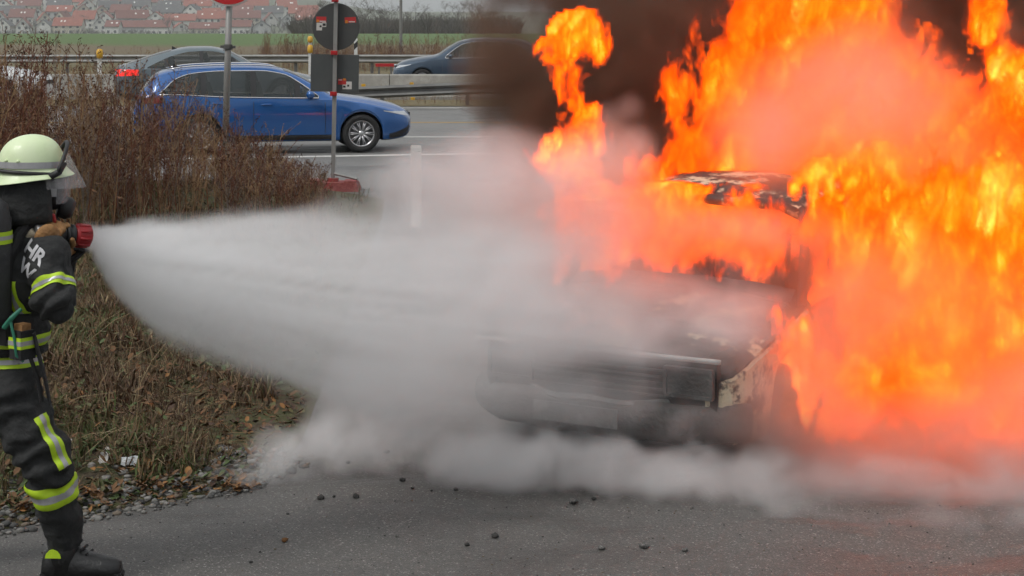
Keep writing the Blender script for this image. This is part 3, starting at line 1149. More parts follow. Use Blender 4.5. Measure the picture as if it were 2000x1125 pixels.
# fine grit on the asphalt
n = 1500
gpx = rng.uniform(-50, 2050, n)
gpy = rng.uniform(930, 1125, n)
gy_ = H * F / (gpy - HY)
gxx = (gpx - 1000) / F * gy_
ok = edge_dist(gxx, gy_) < 0
pos = np.stack([gxx, gy_, 0 * gxx + .002], 1)[ok]
sk = rng.choice([0, 1, 3, 3, 2], len(pos))
V, Fq, Mi = scatter(stv, pos, rng.uniform(0, 6.28, len(pos)), .0018 + .004 * rng.random(len(pos)) ** 4, lambda idx, M_: np.repeat(sk[idx][:, None], len(M_), 1))
tag(np_mesh('asphalt_grit', V, Fq, STM, Mi), 'fine grit and glass crumbs sprinkled on the asphalt', 'grit', kind='stuff')
print('structure', round(time.time() - T0, 1))
# ------------------------------------------------------------------ signs
GREYB = mat('sign_back_grey', (.052, .055, .054), .55, (.065, .066, .064), 6)
GREYS = mat('sign_back_slate', (.075, .082, .082), .55, (.06, .066, .068), 6)
POLEM = mat('pole_galvanised', (.36, .355, .34), .5, (.25, .25, .24), 7, metal=.4, stretch=(1, 1, .2))
REDP = mat('red_plastic', (.55, .015, .02), .45, (.4, .012, .015), 9)
SIGNR = mat('sign_red', (.52, .014, .018), .4)
SIGNW = mat('sign_white', (.72, .72, .70), .45, (.6, .6, .58), 5)
ns = empty('no_entry_sign', (P(437, 0, 22).x, 22, 0), 0, 'red no-entry sign with white rim on a tall grey pole among the weeds', 'road sign')
ns.rotation_euler = (0, R_(1.6), 0)
m_ = MB()
m_.tube([(0, 0, 0), (0, 0, 3.3)], .041, 14)
m_.build('pole', POLEM, ns, True)
m_ = MB()
for zz in (1.93, 1.96):
    m_.lathe([(.041, -.018), (.058, -.018), (.058, .018), (.041, .018)], (0, 0, zz), n=14, close=True)
m_.box((0, -.06, 1.945), (.05, .03, .05))
m_.box((.075, 0, 1.945), (.04, .025, .035))
m_.box((-.075, 0, 1.945), (.04, .025, .035))
m_.build('pole_clamp', STEELD, ns)
zc = 2.35 + (29 + 48) / F * 22
m_ = MB()
m_.lathe([(.0, -.072), (.385, -.072), (.392, -.066), (.392, -.052), (.0, -.052)], (0, 0, zc), (0, 1, 0), 48)
m_.build('disc', SIGNW, ns)
m_ = MB()
m_.lathe([(.0, -.0785), (.366, -.0785), (.366, -.074), (.0, -.074)], (0, 0, zc), (0, 1, 0), 48)
m_.build('red_face', SIGNR, ns)
m_ = MB()
m_.box((0, -.081, zc), (.56, .004, .13))
m_.build('white_bar', SIGNW, ns)

bs_ = empty('sign_stand', (P(650, 0, 23.3).x, 23.3, 0), 0, 'back of a round sign and square plate on a pole in a red foot', 'road sign')
bs_.rotation_euler = (0, R_(1.0), 0)
sz = lambda py: H - (py - HY) / F * 23.3
m_ = MB()
m_.box((0, 0, 1.45), (.052, .052, 2.9))
m_.build('pole', POLEM, bs_)
m_ = MB()
m_.lathe([(0, .035), (.312, .035), (.318, .04), (.318, .055), (0, .055)], (0, 0, sz(52)), (0, 1, 0), 48)
m_.build('round_plate', GREYB, bs_)
m_ = MB()
m_.box((-.005, .046, sz(143)), (.645, .02, .50))
m_.build('square_plate', GREYS, bs_)
for zz in (sz(0), sz(103), sz(183)):
    m_ = MB()
    m_.box((-.012, -.01, zz), (.085, .10, .055))
    m_.box((-.012, -.066, zz), (.04, .014, .03))
    m_.build('red_clamp', REDP, bs_)
STR, STO, STWH = mat('sticker_red', (.50, .03, .03), .5), mat('sticker_orange', (.62, .22, .03), .5), mat('sticker_white', (.60, .58, .55), .5)
PXM = 23.3 / F


def sticker(x0, y0, x1, y1, m, yo=.0335, rot=0):
    cx, cz = ((x0 + x1) / 2 - 652) * PXM, sz((y0 + y1) / 2)
    w, h = abs(x1 - x0) * PXM, abs(y1 - y0) * PXM
    mb = MB()
    mb.box((cx, yo, cz), (w, .002, h), Matrix.Rotation(R_(rot), 3, 'Y'))
    return mb.build('sticker', m, bs_)


sticker(613, 33, 633, 44, STR)
sticker(614, 39, 619, 44, STO, .032)
sticker(620, 41, 632, 43, STWH, .032)
sticker(614, 45, 625, 60, STWH)
sticker(625, 44, 633, 53, STWH)
sticker(626, 46, 632, 51, BLK, .032)
sticker(620, 50, 624, 54, BLK, .032)
sticker(669, 33, 691, 44, STR, .0335, -4)
sticker(670, 39, 675, 45, STO, .032)
sticker(677, 41, 689, 43, STWH, .032)
sticker(658, 154, 674, 165, STR)
sticker(668, 153, 673, 157, STO, .032)
sticker(659, 155, 666, 157, STWH, .032)
sticker(674, 159, 685, 174, STWH)
sticker(667, 165, 674, 174, STWH)
sticker(668, 167, 673, 171, BLK, .032)
sticker(676, 165, 680, 169, BLK, .032)
m_ = MB()
m_.box((0, 0, .06), (.74, .40, .12), taper=.9)
m_.box((-.24, 0, .125), (.16, .34, .03))
m_.box((.24, 0, .125), (.16, .34, .03))
m_.box((0, 0, .14), (.14, .14, .05))
FOOT = mat('faded_red_foot', (.36, .06, .055), .8, ((.22, .05, .045), (.42, .14, .12)), 9)
m_.build('foot_block', FOOT, bs_)
m_ = MB()
m_.tube([(.02, -.05, .23), (.34, -.12, .17)], .02, 8)
m_.build('brace', POLEM, bs_)

# ------------------------------------------------------------------ litter and debris
PAPER = mat('crumpled_paper', (.66, .64, .60), .8, (.5, .5, .5), 20)
PAPERB = mat('printed_paper', (.62, .64, .65), .7, ((.62, .64, .65), (.25, .42, .50)), 26, lo=.45, hi=.6)


def crumple(name, px, py, w, h, m, label, seed, lift=.0):
    rd = random.Random(seed)
    c = Vector(LITTER[seed - 1])
    z0 = c.z + .012
    n = 6
    mb = MB()
    vs_ = []
    for i in range(n):
        for j in range(n):
            vs_.append((w * (i / (n - 1) - .5) + rd.uniform(-.1, .1) * w / n, h * .4 * (j / (n - 1) - .5), h * j / (n - 1) * .9 + rd.uniform(-.12, .12) * h + .01))
    fs = [(i * n + j, (i + 1) * n + j, (i + 1) * n + j + 1, i * n + j + 1) for i in range(n - 1) for j in range(n - 1)]
    mb.add(vs_, fs)
    o = mb.build(name, m)
    o.location = (c.x, c.y, z0)
    o.rotation_euler = (0, 0, R_(rd.uniform(-30, 30)))
    sd = o.modifiers.new('thickness', 'SOLIDIFY')
    sd.thickness = .003
    return tag(o, label, 'litter', 'paper litter on the verge')


crumple('crumpled_paper', 203, 905, .055, .062, PAPER, 'crumpled pinkish-white paper standing in the verge grass', 1)
crumple('paper_wrapper', 253, 911, .085, .046, PAPERB, 'white and pale blue paper wrapper lying right of the crumpled paper', 2)
crumple('paper_scrap', 134, 866, .035, .02, PAPER, 'thin pale scrap of paper close to the firefighter\'s knee', 3)
crumple('paper_scrap', 212, 880, .04, .014, PAPER, 'small grey paper scrap just above the crumpled paper', 4)
CHAR = mat('charred_lump', (.022, .021, .020), .85, (.05, .048, .045), 25, bump=.8)
ASHM = mat('ash_lump', (.30, .29, .27), .9, ((.06, .058, .055), (.22, .21, .2)), 55, bump=.8)
RUSTL = mat('rusty_leaf', (.17, .075, .02), .9, (.09, .04, .015), 20)
deb = [(627, 975, .020, CHAR, 'angular black charred lump at the asphalt edge below the steam'), (695, 972, .019, CHAR, 'flat black charred lump right of the angular one'),
       (786, 940, .017, CHAR, 'rounded charred lump nearest the white steam'), (806, 955, .011, CHAR, 'small charred crumb below the rounded lump'),
       (652, 971, .009, CHAR, 'tiny charred crumb between the two black lumps'), (562, 1005, .008, CHAR, 'tiny dark pebble above the curled brown leaf'),
       (557, 1058, .017, RUSTL, 'curled brown leaf lying alone on the asphalt'), (490, 1100, .009, CHAR, 'small black pebble near the bottom edge left of centre'),
       (508, 1079, .006, CHAR, 'tiny black pebble between the leaf and the bottom edge'), (912, 1066, .013, CHAR, 'black pebble on bare asphalt below the steam, middle'),
       (967, 1050, .020, CHAR, 'flat grey-black flake right of the middle pebble'), (1174, 1073, .020, ASHM, 'small white ash lump on the open asphalt'),
       (1258, 1070, .022, ASHM, 'black and white ash lump right of the white one'), (1338, 1077, .016, ASHM, 'faint grey ash flake, rightmost of the ash lumps'),
       (1120, 984, .026, ASHM, 'pale ash lump at the edge of the steam'), (1160, 977, .014, CHAR, 'thin dark flake right of the pale ash lump'),
       (890, 958, .014, CHAR, 'dark flake left of the steam edge'), (843, 960, .008, CHAR, 'tiny charred crumb left of the dark flake'),
       (775, 1049, .009, ASHM, 'thin pale splinter on the asphalt'), (755, 885, .018, CHAR, 'dark stone half veiled by the white steam'), (680, 905, .015, CHAR, 'dark chunk behind the flat black lump'),
       (570, 925, .03, CHAR, 'dark veiled stone at the grass end inside the steam')]
for i, (px, py, r, m, lb) in enumerate(deb):
    V_, F_, _m = stone_variant(random.Random(100 + i), .7)
    c = G(px, py)
    o = np_mesh('debris_lump' if m is not RUSTL else 'fallen_leaf', V_ * r, F_, m)
    o.location = (c.x, c.y, r * .5 + max(0, float(vz(c.x, c.y))))
    o.rotation_euler = (0, 0, i * 1.3)
    tag(o, lb, 'debris' if m is not RUSTL else 'leaf', 'charred debris on the asphalt' if m is not RUSTL else None)

# ------------------------------------------------------------------ cars
GLASSC = mat('car_side_glass', (.03, .038, .036), .05, spec=.8, alpha=.58)
CABIN = mat('car_cabin', (.035, .035, .036), .8)
GLASS = mat('car_glass', (.045, .056, .054), .07, (.02, .026, .025), 1.3, spec=.7)
TRIMB = mat('car_trim_black', (.012, .012, .013), .5)
CHROME = mat('chrome_trim', (.75, .75, .76), .18, metal=1.0)
TYRE = mat('tyre_rubber', (.018, .018, .018), .8)
ALLOY = mat('alloy_rim', (.50, .50, .51), .3, metal=.85)
LAMPW = mat('lamp_glass', (.62, .64, .66), .12, (.35, .37, .4), 14)
LAMPD = mat('tail_lamp_unlit', (.16, .008, .010), .15)
LAMPR = mat('tail_lamp_glass', (.35, .008, .010), .15, emit=(1, .03, .02, .9))
WELL = mat('wheel_well', (.01, .01, .01), .9)
PLATE = mat('number_plate', (.7, .7, .68), .5)


class Loft:
    def __init__(s, d):
        s.L = d['L']
        s.axles = d.get('axles', ())
        s.ar = d.get('wheel_r', .3) * 1.13
        s.ac = d.get('wheel_r', .3) * 1.02
        for k in ('zt', 'zbelt', 'zb', 'w', 'wr'):
            setattr(s, k, pchip(*zip(*d[k])))

    def section(s, x):
        zt, zb, w = float(s.zt(x)), float(s.zb(x)), float(s.w(x))
        zbelt = min(float(s.zbelt(x)), zt - .05)
        wr = min(float(s.wr(x)), w * .93)
        cr = .025
        b7, b10 = (w * .95, zbelt), (wr, zt - .05)
        g = lambda t: (b7[0] + (b10[0] - b7[0]) * t + .012 * math.sin(math.pi * t), b7[1] + (b10[1] - b7[1]) * t)
        za = zb
        for xa in s.axles:                       # wheel opening
            if abs(x - xa) < s.ar:
                za = s.ac + math.sqrt(s.ar ** 2 - (x - xa) ** 2)
        top = zbelt - .03
        f = lambda z, k_: min(max(z, za + k_), top - .03 + k_ * .2) if za > zb else z
        return [(0, zb), ((.66 if za > zb else .80) * w, zb), ((.66 if za > zb else .88) * w, za), (.95 * w, za if za > zb else zb + .02), (.978 * w, za + .002 if za > zb else zb + .06), (.985 * w, f(zb + .12, .02)), (w, f(zb + .48 * (zbelt - zb), .04)), (w * .995, f(zbelt - min(.13, .3 * (zbelt - zb)), .06)), (w * .972, zbelt - .015),
                b7, g(.33), g(.67), b10, (wr * .94, zt - .018), (wr * .6, zt + cr * .5), (0, zt + cr)]

    def side_y(s, x, z):
        sec = s.section(x)
        for (y0, z0), (y1, z1) in zip(sec[3:], sec[4:]):
            if z0 <= z <= z1:
                return y0 + (y1 - y0) * (z - z0) / max(z1 - z0, 1e-6)
        return sec[12][0] if z > sec[12][1] else sec[6][0]

    def body(s, n=64, hole=None):
        xs_ = s.L * (.5 - .5 * np.cos(np.linspace(0, math.pi, n)) * .55 - .5 * np.linspace(1, -1, n) * .45)
        ex = []
        for xa in s.axles:
            ex += [xa + sg_ * (s.ar + .003) for sg_ in (-1, 1)] + [xa + s.ar * .999 * math.cos(t_) for t_ in np.linspace(0, math.pi, 19)]
        xs_ = np.unique(np.concatenate([xs_, ex, list(hole) if hole else []]))
        n = len(xs_)
        rows = []
        for x in xs_:
            sec = s.section(x)
            rows.append([(x, y, z) for y, z in sec] + [(x, -y, z) for y, z in reversed(sec[1:-1])])
        k = len(rows[0])
        mb = MB()
        mb.add([p for r in rows for p in r], [(i * k + j, i * k + (j + 1) % k, (i + 1) * k + (j + 1) % k, (i + 1) * k + j) for i in range(n - 1) for j in range(k)]
               + [tuple(range(k)), tuple((n - 1) * k + j for j in range(k - 1, -1, -1))])
        if hole:
            fs, ms = [], []
            for q, (f, m) in enumerate(zip(mb.f, mb.m)):
                i, j = divmod(q, k)
                if i < n - 1 and hole[0] <= xs_[i] and xs_[i + 1] <= hole[1] and (j in (9, 10, 11) or k - 1 - j in (9, 10, 11)):
                    f = None
                fs.append(f)
            mb.f = fs
        for i in range(n - 1):
            xm_ = .5 * (xs_[i] + xs_[i + 1])
            if any(abs(xm_ - xa) < s.ar + .004 for xa in s.axles):
                for j in (0, 1, 2, k - 1, k - 2, k - 3):
                    mb.m[i * k + j] = 1
        keep_ = [q for q, f in enumerate(mb.f) if f is not None]
        mb.m = [mb.m[q] for q in keep_]
        mb.f = [mb.f[q] for q in keep_]
        return mb

    def side_patch(s, x0, x1, lo, hi, off, nx=14, nz=5, sides=(1, -1)):
        mb = MB()
        for sd in sides:
            vs_ = []
            for i in range(nx + 1):
                x = x0 + (x1 - x0) * i / nx
                a, b = float(lo(x)), float(hi(x))
                b = max(b, a + .002)
                for j in range(nz + 1):
                    z = a + (b - a) * j / nz
                    vs_.append((x, sd * (s.side_y(x, z) + off), z))
            fs = [(i * (nz + 1) + j, (i + 1) * (nz + 1) + j, (i + 1) * (nz + 1) + j + 1, i * (nz + 1) + j + 1) for i in range(nx) for j in range(nz)]
            if sd < 0:
                fs = [tuple(reversed(f)) for f in fs]
            mb.add(vs_, fs)
        return mb

    def top_patch(s, x0, x1, f0, off, nx=10, ny=10, inset=.0):
        mb = MB()
        vs_ = []
        for i in range(nx + 1):
            x = x0 + (x1 - x0) * i / nx
            sec = s.section(x)
            half = sec[13][0] * f0
            dz = (float(s.zt(x + .02)) - float(s.zt(x - .02))) / .04
            nrm = 1 / math.hypot(1, dz)
            for j in range(ny + 1):
                y = half * (2 * j / ny - 1)
                ya = abs(y)
                pts = [sec[15], sec[14], sec[13], sec[12]]
                z = pts[-1][1]
                for (ya0, za0), (ya1, za1) in zip(pts, pts[1:]):
                    if ya0 <= ya <= ya1:
                        z = za0 + (za1 - za0) * (ya - ya0) / max(ya1 - ya0, 1e-6)
                        break
                vs_.append((x - dz * nrm * off, y, z + nrm * off))
        fs = [(i * (ny + 1) + j, i * (ny + 1) + j + 1, (i + 1) * (ny + 1) + j + 1, (i + 1) * (ny + 1) + j) for i in range(nx) for j in range(ny)]
        mb.add(vs_, [tuple(reversed(f)) for f in fs])
        return mb


def fix_normals(ob):
    bm = bmesh.new()
    bm.from_mesh(ob.data)
    bmesh.ops.remove_doubles(bm, verts=bm.verts, dist=1e-5)
    bmesh.ops.delete(bm, geom=[v for v in bm.verts if not v.link_faces], context='VERTS')
    bmesh.ops.recalc_face_normals(bm, faces=bm.faces)
    bm.to_mesh(ob.data)
    bm.free()
    ob.data.update()


def wheel(parent, x, y, r, sd, rimm=ALLOY, spokes=10, name='wheel'):
    mb = MB()
    w = .20
    mb.lathe([(r * .69, -w / 2), (r * .93, -w / 2), (r * .985, -w * .4), (r, -w * .25), (r, w * .25), (r * .985, w * .4), (r * .93, w / 2), (r * .69, w / 2)], (x, y, r), (0, sd, 0), 32, close=True)
    t = mb.build(name, TYRE, parent, True)
    mb = MB()
    mb.lathe([(r * .70, -w * .45), (r * .70, w * .47), (r * .64, w * .47), (r * .60, w * .1), (r * .58, -w * .2), (0.0, -w * .2)], (x, y, r), (0, sd, 0), 32)
    for k in range(spokes):
        for s2 in (-.09, .09):
            a = 2 * math.pi * k / spokes + s2
            d = Vector((math.cos(a), 0, math.sin(a)))
            a0 = 2 * math.pi * k / spokes + s2 * .2
            d0 = Vector((math.cos(a0), 0, math.sin(a0)))
            c = Vector((x, y + sd * w * .36, r))
            mb.tube([c + d0 * r * .12, c + d * r * .66], [r * .045, r * .032], 6)
    mb.lathe([(0.001, -w * .1), (r * .17, -w * .1), (r * .16, w * .42), (.001, w * .45)], (x, y, r), (0, sd, 0), 18)
    mb.build('rim', [rimm], t, True)
    return t


def make_car(name, label, d, paint, loc, heading, parts):
    """front of the car at local x=0; local -x is the driving direction"""
    lf = Loft(d)
    rz = math.atan2(heading[1], heading[0]) + math.pi
    t = empty(name, loc, rz, label, 'car')
    g = d['dlo']
    b = lf.body(hole=(g['top'][0][0] + .02, g['top'][-1][0] - .02)).build('body', [paint, WELL], t)
    wmax = float(max(lf.w(np.linspace(0, lf.L, 50))))
    fix_normals(b)
    b.data.polygons.foreach_set('use_smooth', [True] * len(b.data.polygons))
    b.data.set_sharp_from_angle(angle=R_(38))
    for ax in d['axles']:
        for sd in (1, -1):
            wheel(t, ax, sd * (wmax - .115), d['wheel_r'], sd)
    g = d['dlo']
    lo = lambda x: float(lf.zbelt(x)) + .012
    hi_ = pchip(*zip(*g['top']))
    hi = lambda x: min(float(hi_(x)), lf.section(x)[12][1] - .012)
    x0, x1 = g['top'][0][0], g['top'][-1][0]
    cuts = [x0 + .05] + g['pillars'] + [x1 - .04]
    for sd in (1, -1):
        lf.side_patch(x0 + .018, x1 - .018, hi, lambda x: lf.section(x)[12][1], .0, 26, 3, (sd,)).build('door_frame', paint, t, True)
        lf.side_patch(x0 + .018, x1 - .018, lambda x: lf.section(x)[9][1] - .004, lo, .0, 26, 1, (sd,)).build('window_seal', TRIMB, t)
        for c in g['pillars']:
            lf.side_patch(c - .045, c + .045, lo, hi, .003, 3, 5, (sd,)).build('door_pillar', TRIMB, t)
        for i in range(len(cuts) - 1):
            lf.side_patch(cuts[i] - (.03 if i == 0 else 0), cuts[i + 1] + (.02 if i == len(cuts) - 2 else 0), lo, hi, .001, 14, 5, (sd,)).build('window', GLASSC, t, True)
    # cabin: tub, dashboard, wheel, seats
    mb = MB()
    mb.box(((x0 + x1) / 2, 0, .62), (x1 - x0 + .3, 1.42, .5))
    mb.build('cabin_floor', CABIN, t)
    mb = MB()
    mb.box((x0 + .12, 0, float(lf.zbelt(x0)) - .02), (.34, 1.36, .12))
    mb.build('dashboard', CABIN, t)
    mb = MB()
    wc_ = Vector((x0 + .42, .36, .96))
    mb.tube([wc_ + Vector((.06 * math.cos(a_), .18 * math.sin(a_), .17 * math.cos(a_))) for a_ in np.linspace(0, 2 * math.pi, 17)], .014, 6, cap=False)
    mb.build('steering_wheel', CABIN, t)
    for xs2 in (x0 + .98, x0 + 1.82):
        for yy in (-.36, .36):
            mb = MB()
            rt = Matrix.Rotation(R_(14), 3, 'Y')
            mb.box((xs2, yy, .98), (.14, .46, .46), rt, taper=.86)
            mb.box((xs2 + .07, yy, 1.24), (.09, .25, .15), rt, taper=.9)
            mb.build('seat', CABIN, t)
    if parts.get('chrome'):
        for sd in (1, -1):
            mb = MB()
            up = [(x, sd * (lf.side_y(x, hi(x)) + .006), hi(x)) for x in np.linspace(x0 + .01, x1 - .01, 30)]
            dn = [(x, sd * (lf.side_y(x, lo(x)) + .008), lo(x)) for x in np.linspace(x1 - .01, x0 + .01, 24)]
            mb.tube(up + dn[0:] + [up[0]], .011, 6)
            mb.build('chrome_trim', CHROME, t, True)
    ws = g['windshield']
    lf.top_patch(ws[0], ws[1], .94, .006, 12).build('windshield', GLASS, t, True)
    rw = g['rear']
    lf.top_patch(rw[0], rw[1], .90, .006, 8).build('rear_window', GLASS, t, True)
    # lamps
    hl = d['head']
    for sd in (1, -1):
        lf.side_patch(hl[0], hl[1], lambda x: hl[2] + (hl[4] - hl[2]) * (x - hl[0]) / (hl[1] - hl[0]), lambda x: hl[3] + (hl[4] + .012 - hl[3]) * ((x - hl[0]) / (hl[1] - hl[0])) ** 2, .006, 10, 3, (sd,)).build('headlight', LAMPW, t, True)
    tl = d['tail']
    for sd in (1, -1):
        lf.side_patch(tl[0], tl[1], lambda x: tl[2] + .03 * (tl[1] - x), lambda x: tl[3], .006, 10, 3, (sd,)).build('tail_light', LAMPR if parts.get('lit') else LAMPD, t, True)
    # doors, handles, mirrors, sills
    for xd in d['seams']:
        for sd in (1, -1):
            zz = np.linspace(float(lf.zb(xd)) + .14, float(lf.zbelt(xd)) - .0, 10)
            mb = MB()
            mb.tube([(xd, sd * (lf.side_y(xd, z) + .0005), z) for z in zz], .0045, 4)
            mb.build('door_seam', TRIMB, t)
    for xd in d['handles']:
        for sd in (1, -1):
            z = float(lf.zbelt(xd)) - .10
            mb = MB()
            mb.ell((xd, sd * (lf.side_y(xd, z) + .012), z), (.10, .018, .016))
            mb.build('door_handle', paint, t, True)
    xm = d['mirror']
    for sd in (1, -1):
        zz = float(lf.zbelt(xm)) + .075
        yy = lf.side_y(xm, float(lf.zbelt(xm)))
        mb = MB()
        mb.ell((xm, sd * (yy + .12), zz), (.075, .12, .075))
        mb.tube([(xm, sd * (yy - .02), zz - .05), (xm, sd * (yy + .06), zz - .03)], [.03, .025], 8)
        mb.build('mirror', paint, t, True)
    for sd in (1, -1):
        lf.side_patch(d['axles'][0] + .45, d['axles'][1] - .45, lambda x: float(lf.zb(x)) + .03, lambda x: float(lf.zb(x)) + .115, .006, 10, 2, (sd,)).build('sill_trim', TRIMB, t)
        lf.side_patch(.015, .42, lambda x: float(lf.zb(x)) + .03, lambda x: float(lf.zb(x)) + .17 - .14 * x, .006, 8, 2, (sd,)).build('bumper_grille', TRIMB, t)
        lf.side_patch(lf.L - .4, lf.L - .015, lambda x: float(lf.zb(x)) + .03, lambda x: float(lf.zb(x)) + .13, .006, 8, 2, (sd,)).build('rear_bumper_trim', TRIMB, t)
    mb = MB()
    mb.box((-.01, 0, .50), (.02, .50, .11))
    mb.build('front_number_plate', PLATE, t)
    mb = MB()
    mb.box((lf.L + .004, 0, .72), (.02, .50, .11))
    mb.build('rear_number_plate', PLATE, t)
    mb = MB()
    mb.box((-.004, 0, .60), (.02, .66, .10))
    mb.build('grille', TRIMB, t)
    if parts.get('rails'):
        for sd in (1, -1):
            xr = np.linspace(2.25, 4.15, 14)
            mb = MB()
            mb.tube([(x, sd * (float(lf.wr(x)) * .93), float(lf.zt(x)) + .03) for x in xr], [.006] + [.016] * 12 + [.006], 6)
            mb.build('roof_rail', CHROME, t, True)
    if parts.get('fin'):
        mb = MB()
        x = parts['fin']
        z = float(lf.zt(x))
        mb.add([(x - .09, -.018, z), (x - .09, .018, z), (x + .09, .022, z), (x + .09, -.022, z), (x + .09, 0, z + .085)], [(0, 1, 2, 3), (0, 4, 1), (1, 4, 2), (2, 4, 3), (3, 4, 0)])
        mb.build('aerial_fin', TRIMB, t)
    return t, lf


BLUE = mat('paint_blue', (.008, .095, .32), .2, metal=.25, coat=1.0)
GREYP = mat('paint_grey', (.115, .15, .17), .28, metal=.45, coat=1.0)
NAVY = mat('paint_navy', (.030, .060, .10), .25, metal=.35, coat=1.0)
WHITEC = mat('paint_white', (.62, .63, .62), .3, coat=.8)
estate = dict(L=4.69,
              zt=[(0, .60), (.08, .69), (.35, .80), (.8, .895), (1.38, .985), (1.75, 1.20), (2.15, 1.39), (2.5, 1.455), (3.0, 1.47), (3.6, 1.455), (4.1, 1.40), (4.32, 1.33), (4.5, 1.13), (4.62, .97), (4.69, .80)],
              zbelt=[(0, .54), (.35, .70), (.8, .82), (1.4, .915), (2.2, .93), (3.2, .955), (4.1, 1.0), (4.5, .99), (4.69, .74)],
              zb=[(0, .34), (.12, .25), (.5, .20), (4.2, .21), (4.5, .28), (4.69, .38)],
              w=[(0, .52), (.06, .66), (.2, .79), (.5, .88), (1.0, .91), (3.6, .915), (4.2, .88), (4.5, .80), (4.69, .68)],
              wr=[(0, .48), (.5, .74), (1.3, .83), (1.7, .74), (2.2, .62), (3.4, .60), (4.2, .60), (4.69, .62)],
              axles=(.90, 3.60), wheel_r=.325, head=(.03, .52, .60, .685, .70), tail=(4.22, 4.655, .86, 1.0),
              dlo=dict(top=[(1.62, .96), (1.9, 1.17), (2.2, 1.335), (2.6, 1.395), (3.2, 1.395), (3.7, 1.36), (4.0, 1.27), (4.2, 1.09), (4.27, 1.03)], pillars=[1.98, 2.72, 3.55], windshield=(1.44, 2.18), rear=(4.36, 4.58)),
              seams=(1.52, 2.72, 3.45), handles=(2.5, 3.32), mirror=1.78)
hd = math.radians(12)
hv = Vector((math.cos(hd), math.sin(hd), 0))
fw = G(705, 298)            # near front wheel on the road
side = Vector((hv.y, -hv.x, 0))
front = fw + hv * .90 - side * .80
estate_o, lf_e = make_car('blue_estate_car', 'bright blue estate car with chrome window trim passing behind the weeds', estate, BLUE, (front.x, front.y, .006), hv, dict(chrome=True, rails=True, fin=3.95))
fast = dict(L=4.75,
            zt=[(0, .60), (.08, .68), (.4, .80), (.9, .89), (1.4, .97), (1.8, 1.19), (2.2, 1.38), (2.6, 1.455), (3.0, 1.45), (3.4, 1.39), (3.8, 1.285), (4.2, 1.15), (4.5, 1.055), (4.68, 1.0), (4.75, .80)],
            zbelt=[(0, .54), (.4, .71), (.9, .82), (1.4, .90), (2.2, .925), (3.2, .95), (4.0, .98), (4.5, .96), (4.75, .74)],
            zb=[(0, .34), (.12, .25), (.5, .20), (4.2, .22), (4.5, .28), (4.75, .40)],
            w=[(0, .52), (.06, .66), (.2, .80), (.5, .89), (1.0, .92), (3.7, .925), (4.3, .89), (4.6, .80), (4.75, .66)],
            wr=[(0, .48), (.5, .74), (1.3, .83), (1.7, .74), (2.2, .62), (3.0, .58), (3.8, .60), (4.4, .68), (4.75, .60)],
            axles=(.88, 3.72), wheel_r=.34, head=(.03, .50, .60, .70, .70), tail=(4.18, 4.72, .80, .955),
            dlo=dict(top=[(1.6, .95), (1.9, 1.15), (2.2, 1.31), (2.6, 1.375), (3.0, 1.36), (3.4, 1.27), (3.75, 1.12), (3.95, 1.02), (4.0, .995)], pillars=[2.0, 2.75, 3.55], windshield=(1.46, 2.25), rear=(3.45, 4.42)),
            seams=(1.5, 2.75, 3.5), handles=(2.5, 3.3), mirror=1.8)
hd = math.radians(10)
hv = Vector((math.cos(hd), math.sin(hd), 0))
rear = Vector(((225 - 1000) / F * 41.0, 41.0, .12))
front = rear + hv * fast['L']
fo, _ = make_car('grey_fastback_car', 'blue-grey fastback car with glowing red tail light behind the blue estate', fast, GREYP, (front.x, front.y, .13), hv, dict(fin=3.35, lit=True))
suv = {k: v for k, v in estate.items()}
suv['zt'] = [(x, z * 1.06 + (.04 if .1 < x < 4.5 else 0)) for x, z in estate['zt']]
suv['zbelt'] = [(x, z * 1.06) for x, z in estate['zbelt']]
suv['dlo'] = dict(estate['dlo'])
suv['dlo']['top'] = [(x, z * 1.06 + .02) for x, z in estate['dlo']['top']]
suv['head'] = (.03, .55, .66, .77, .79)
hd = math.radians(184)
hv = Vector((math.cos(hd), math.sin(hd), 0))
so, _ = make_car('navy_car', 'dark navy car on the far carriageway, front half showing beside the smoke', suv, NAVY, ((770 - 1000) / F * 55.5 , 55.0, .006), hv, dict(chrome=True))
hd = math.radians(176)
hv = Vector((math.cos(hd + math.pi), math.sin(hd + math.pi), 0))
wo, _ = make_car('white_car', 'white car cut by the left picture edge, bonnet showing above the weeds', estate, WHITEC, ((98 - 1000) / F * 43.0, 43.0, .10), hv, dict())
# painted red bar standing in for a blurred red light beside the navy car
pb = P(752, 127, 57.5)
rb = empty('red_light_standin', (pb.x, pb.y, 0), 0, 'low red bar standing in for a blurred red light in front of the navy car', 'light stand-in')
m_ = MB()
m_.box((0, 0, pb.z), (.62, .03, .10))
m_.build('board', REDP, rb)
m_ = MB()
m_.box((-.2, .03, pb.z / 2), (.05, .04, pb.z))
m_.build('leg', STEELD, rb)
m_ = MB()
m_.box((.2, .03, pb.z / 2), (.05, .04, pb.z))
m_.build('leg', STEELD, rb)
print('cars', round(time.time() - T0, 1))
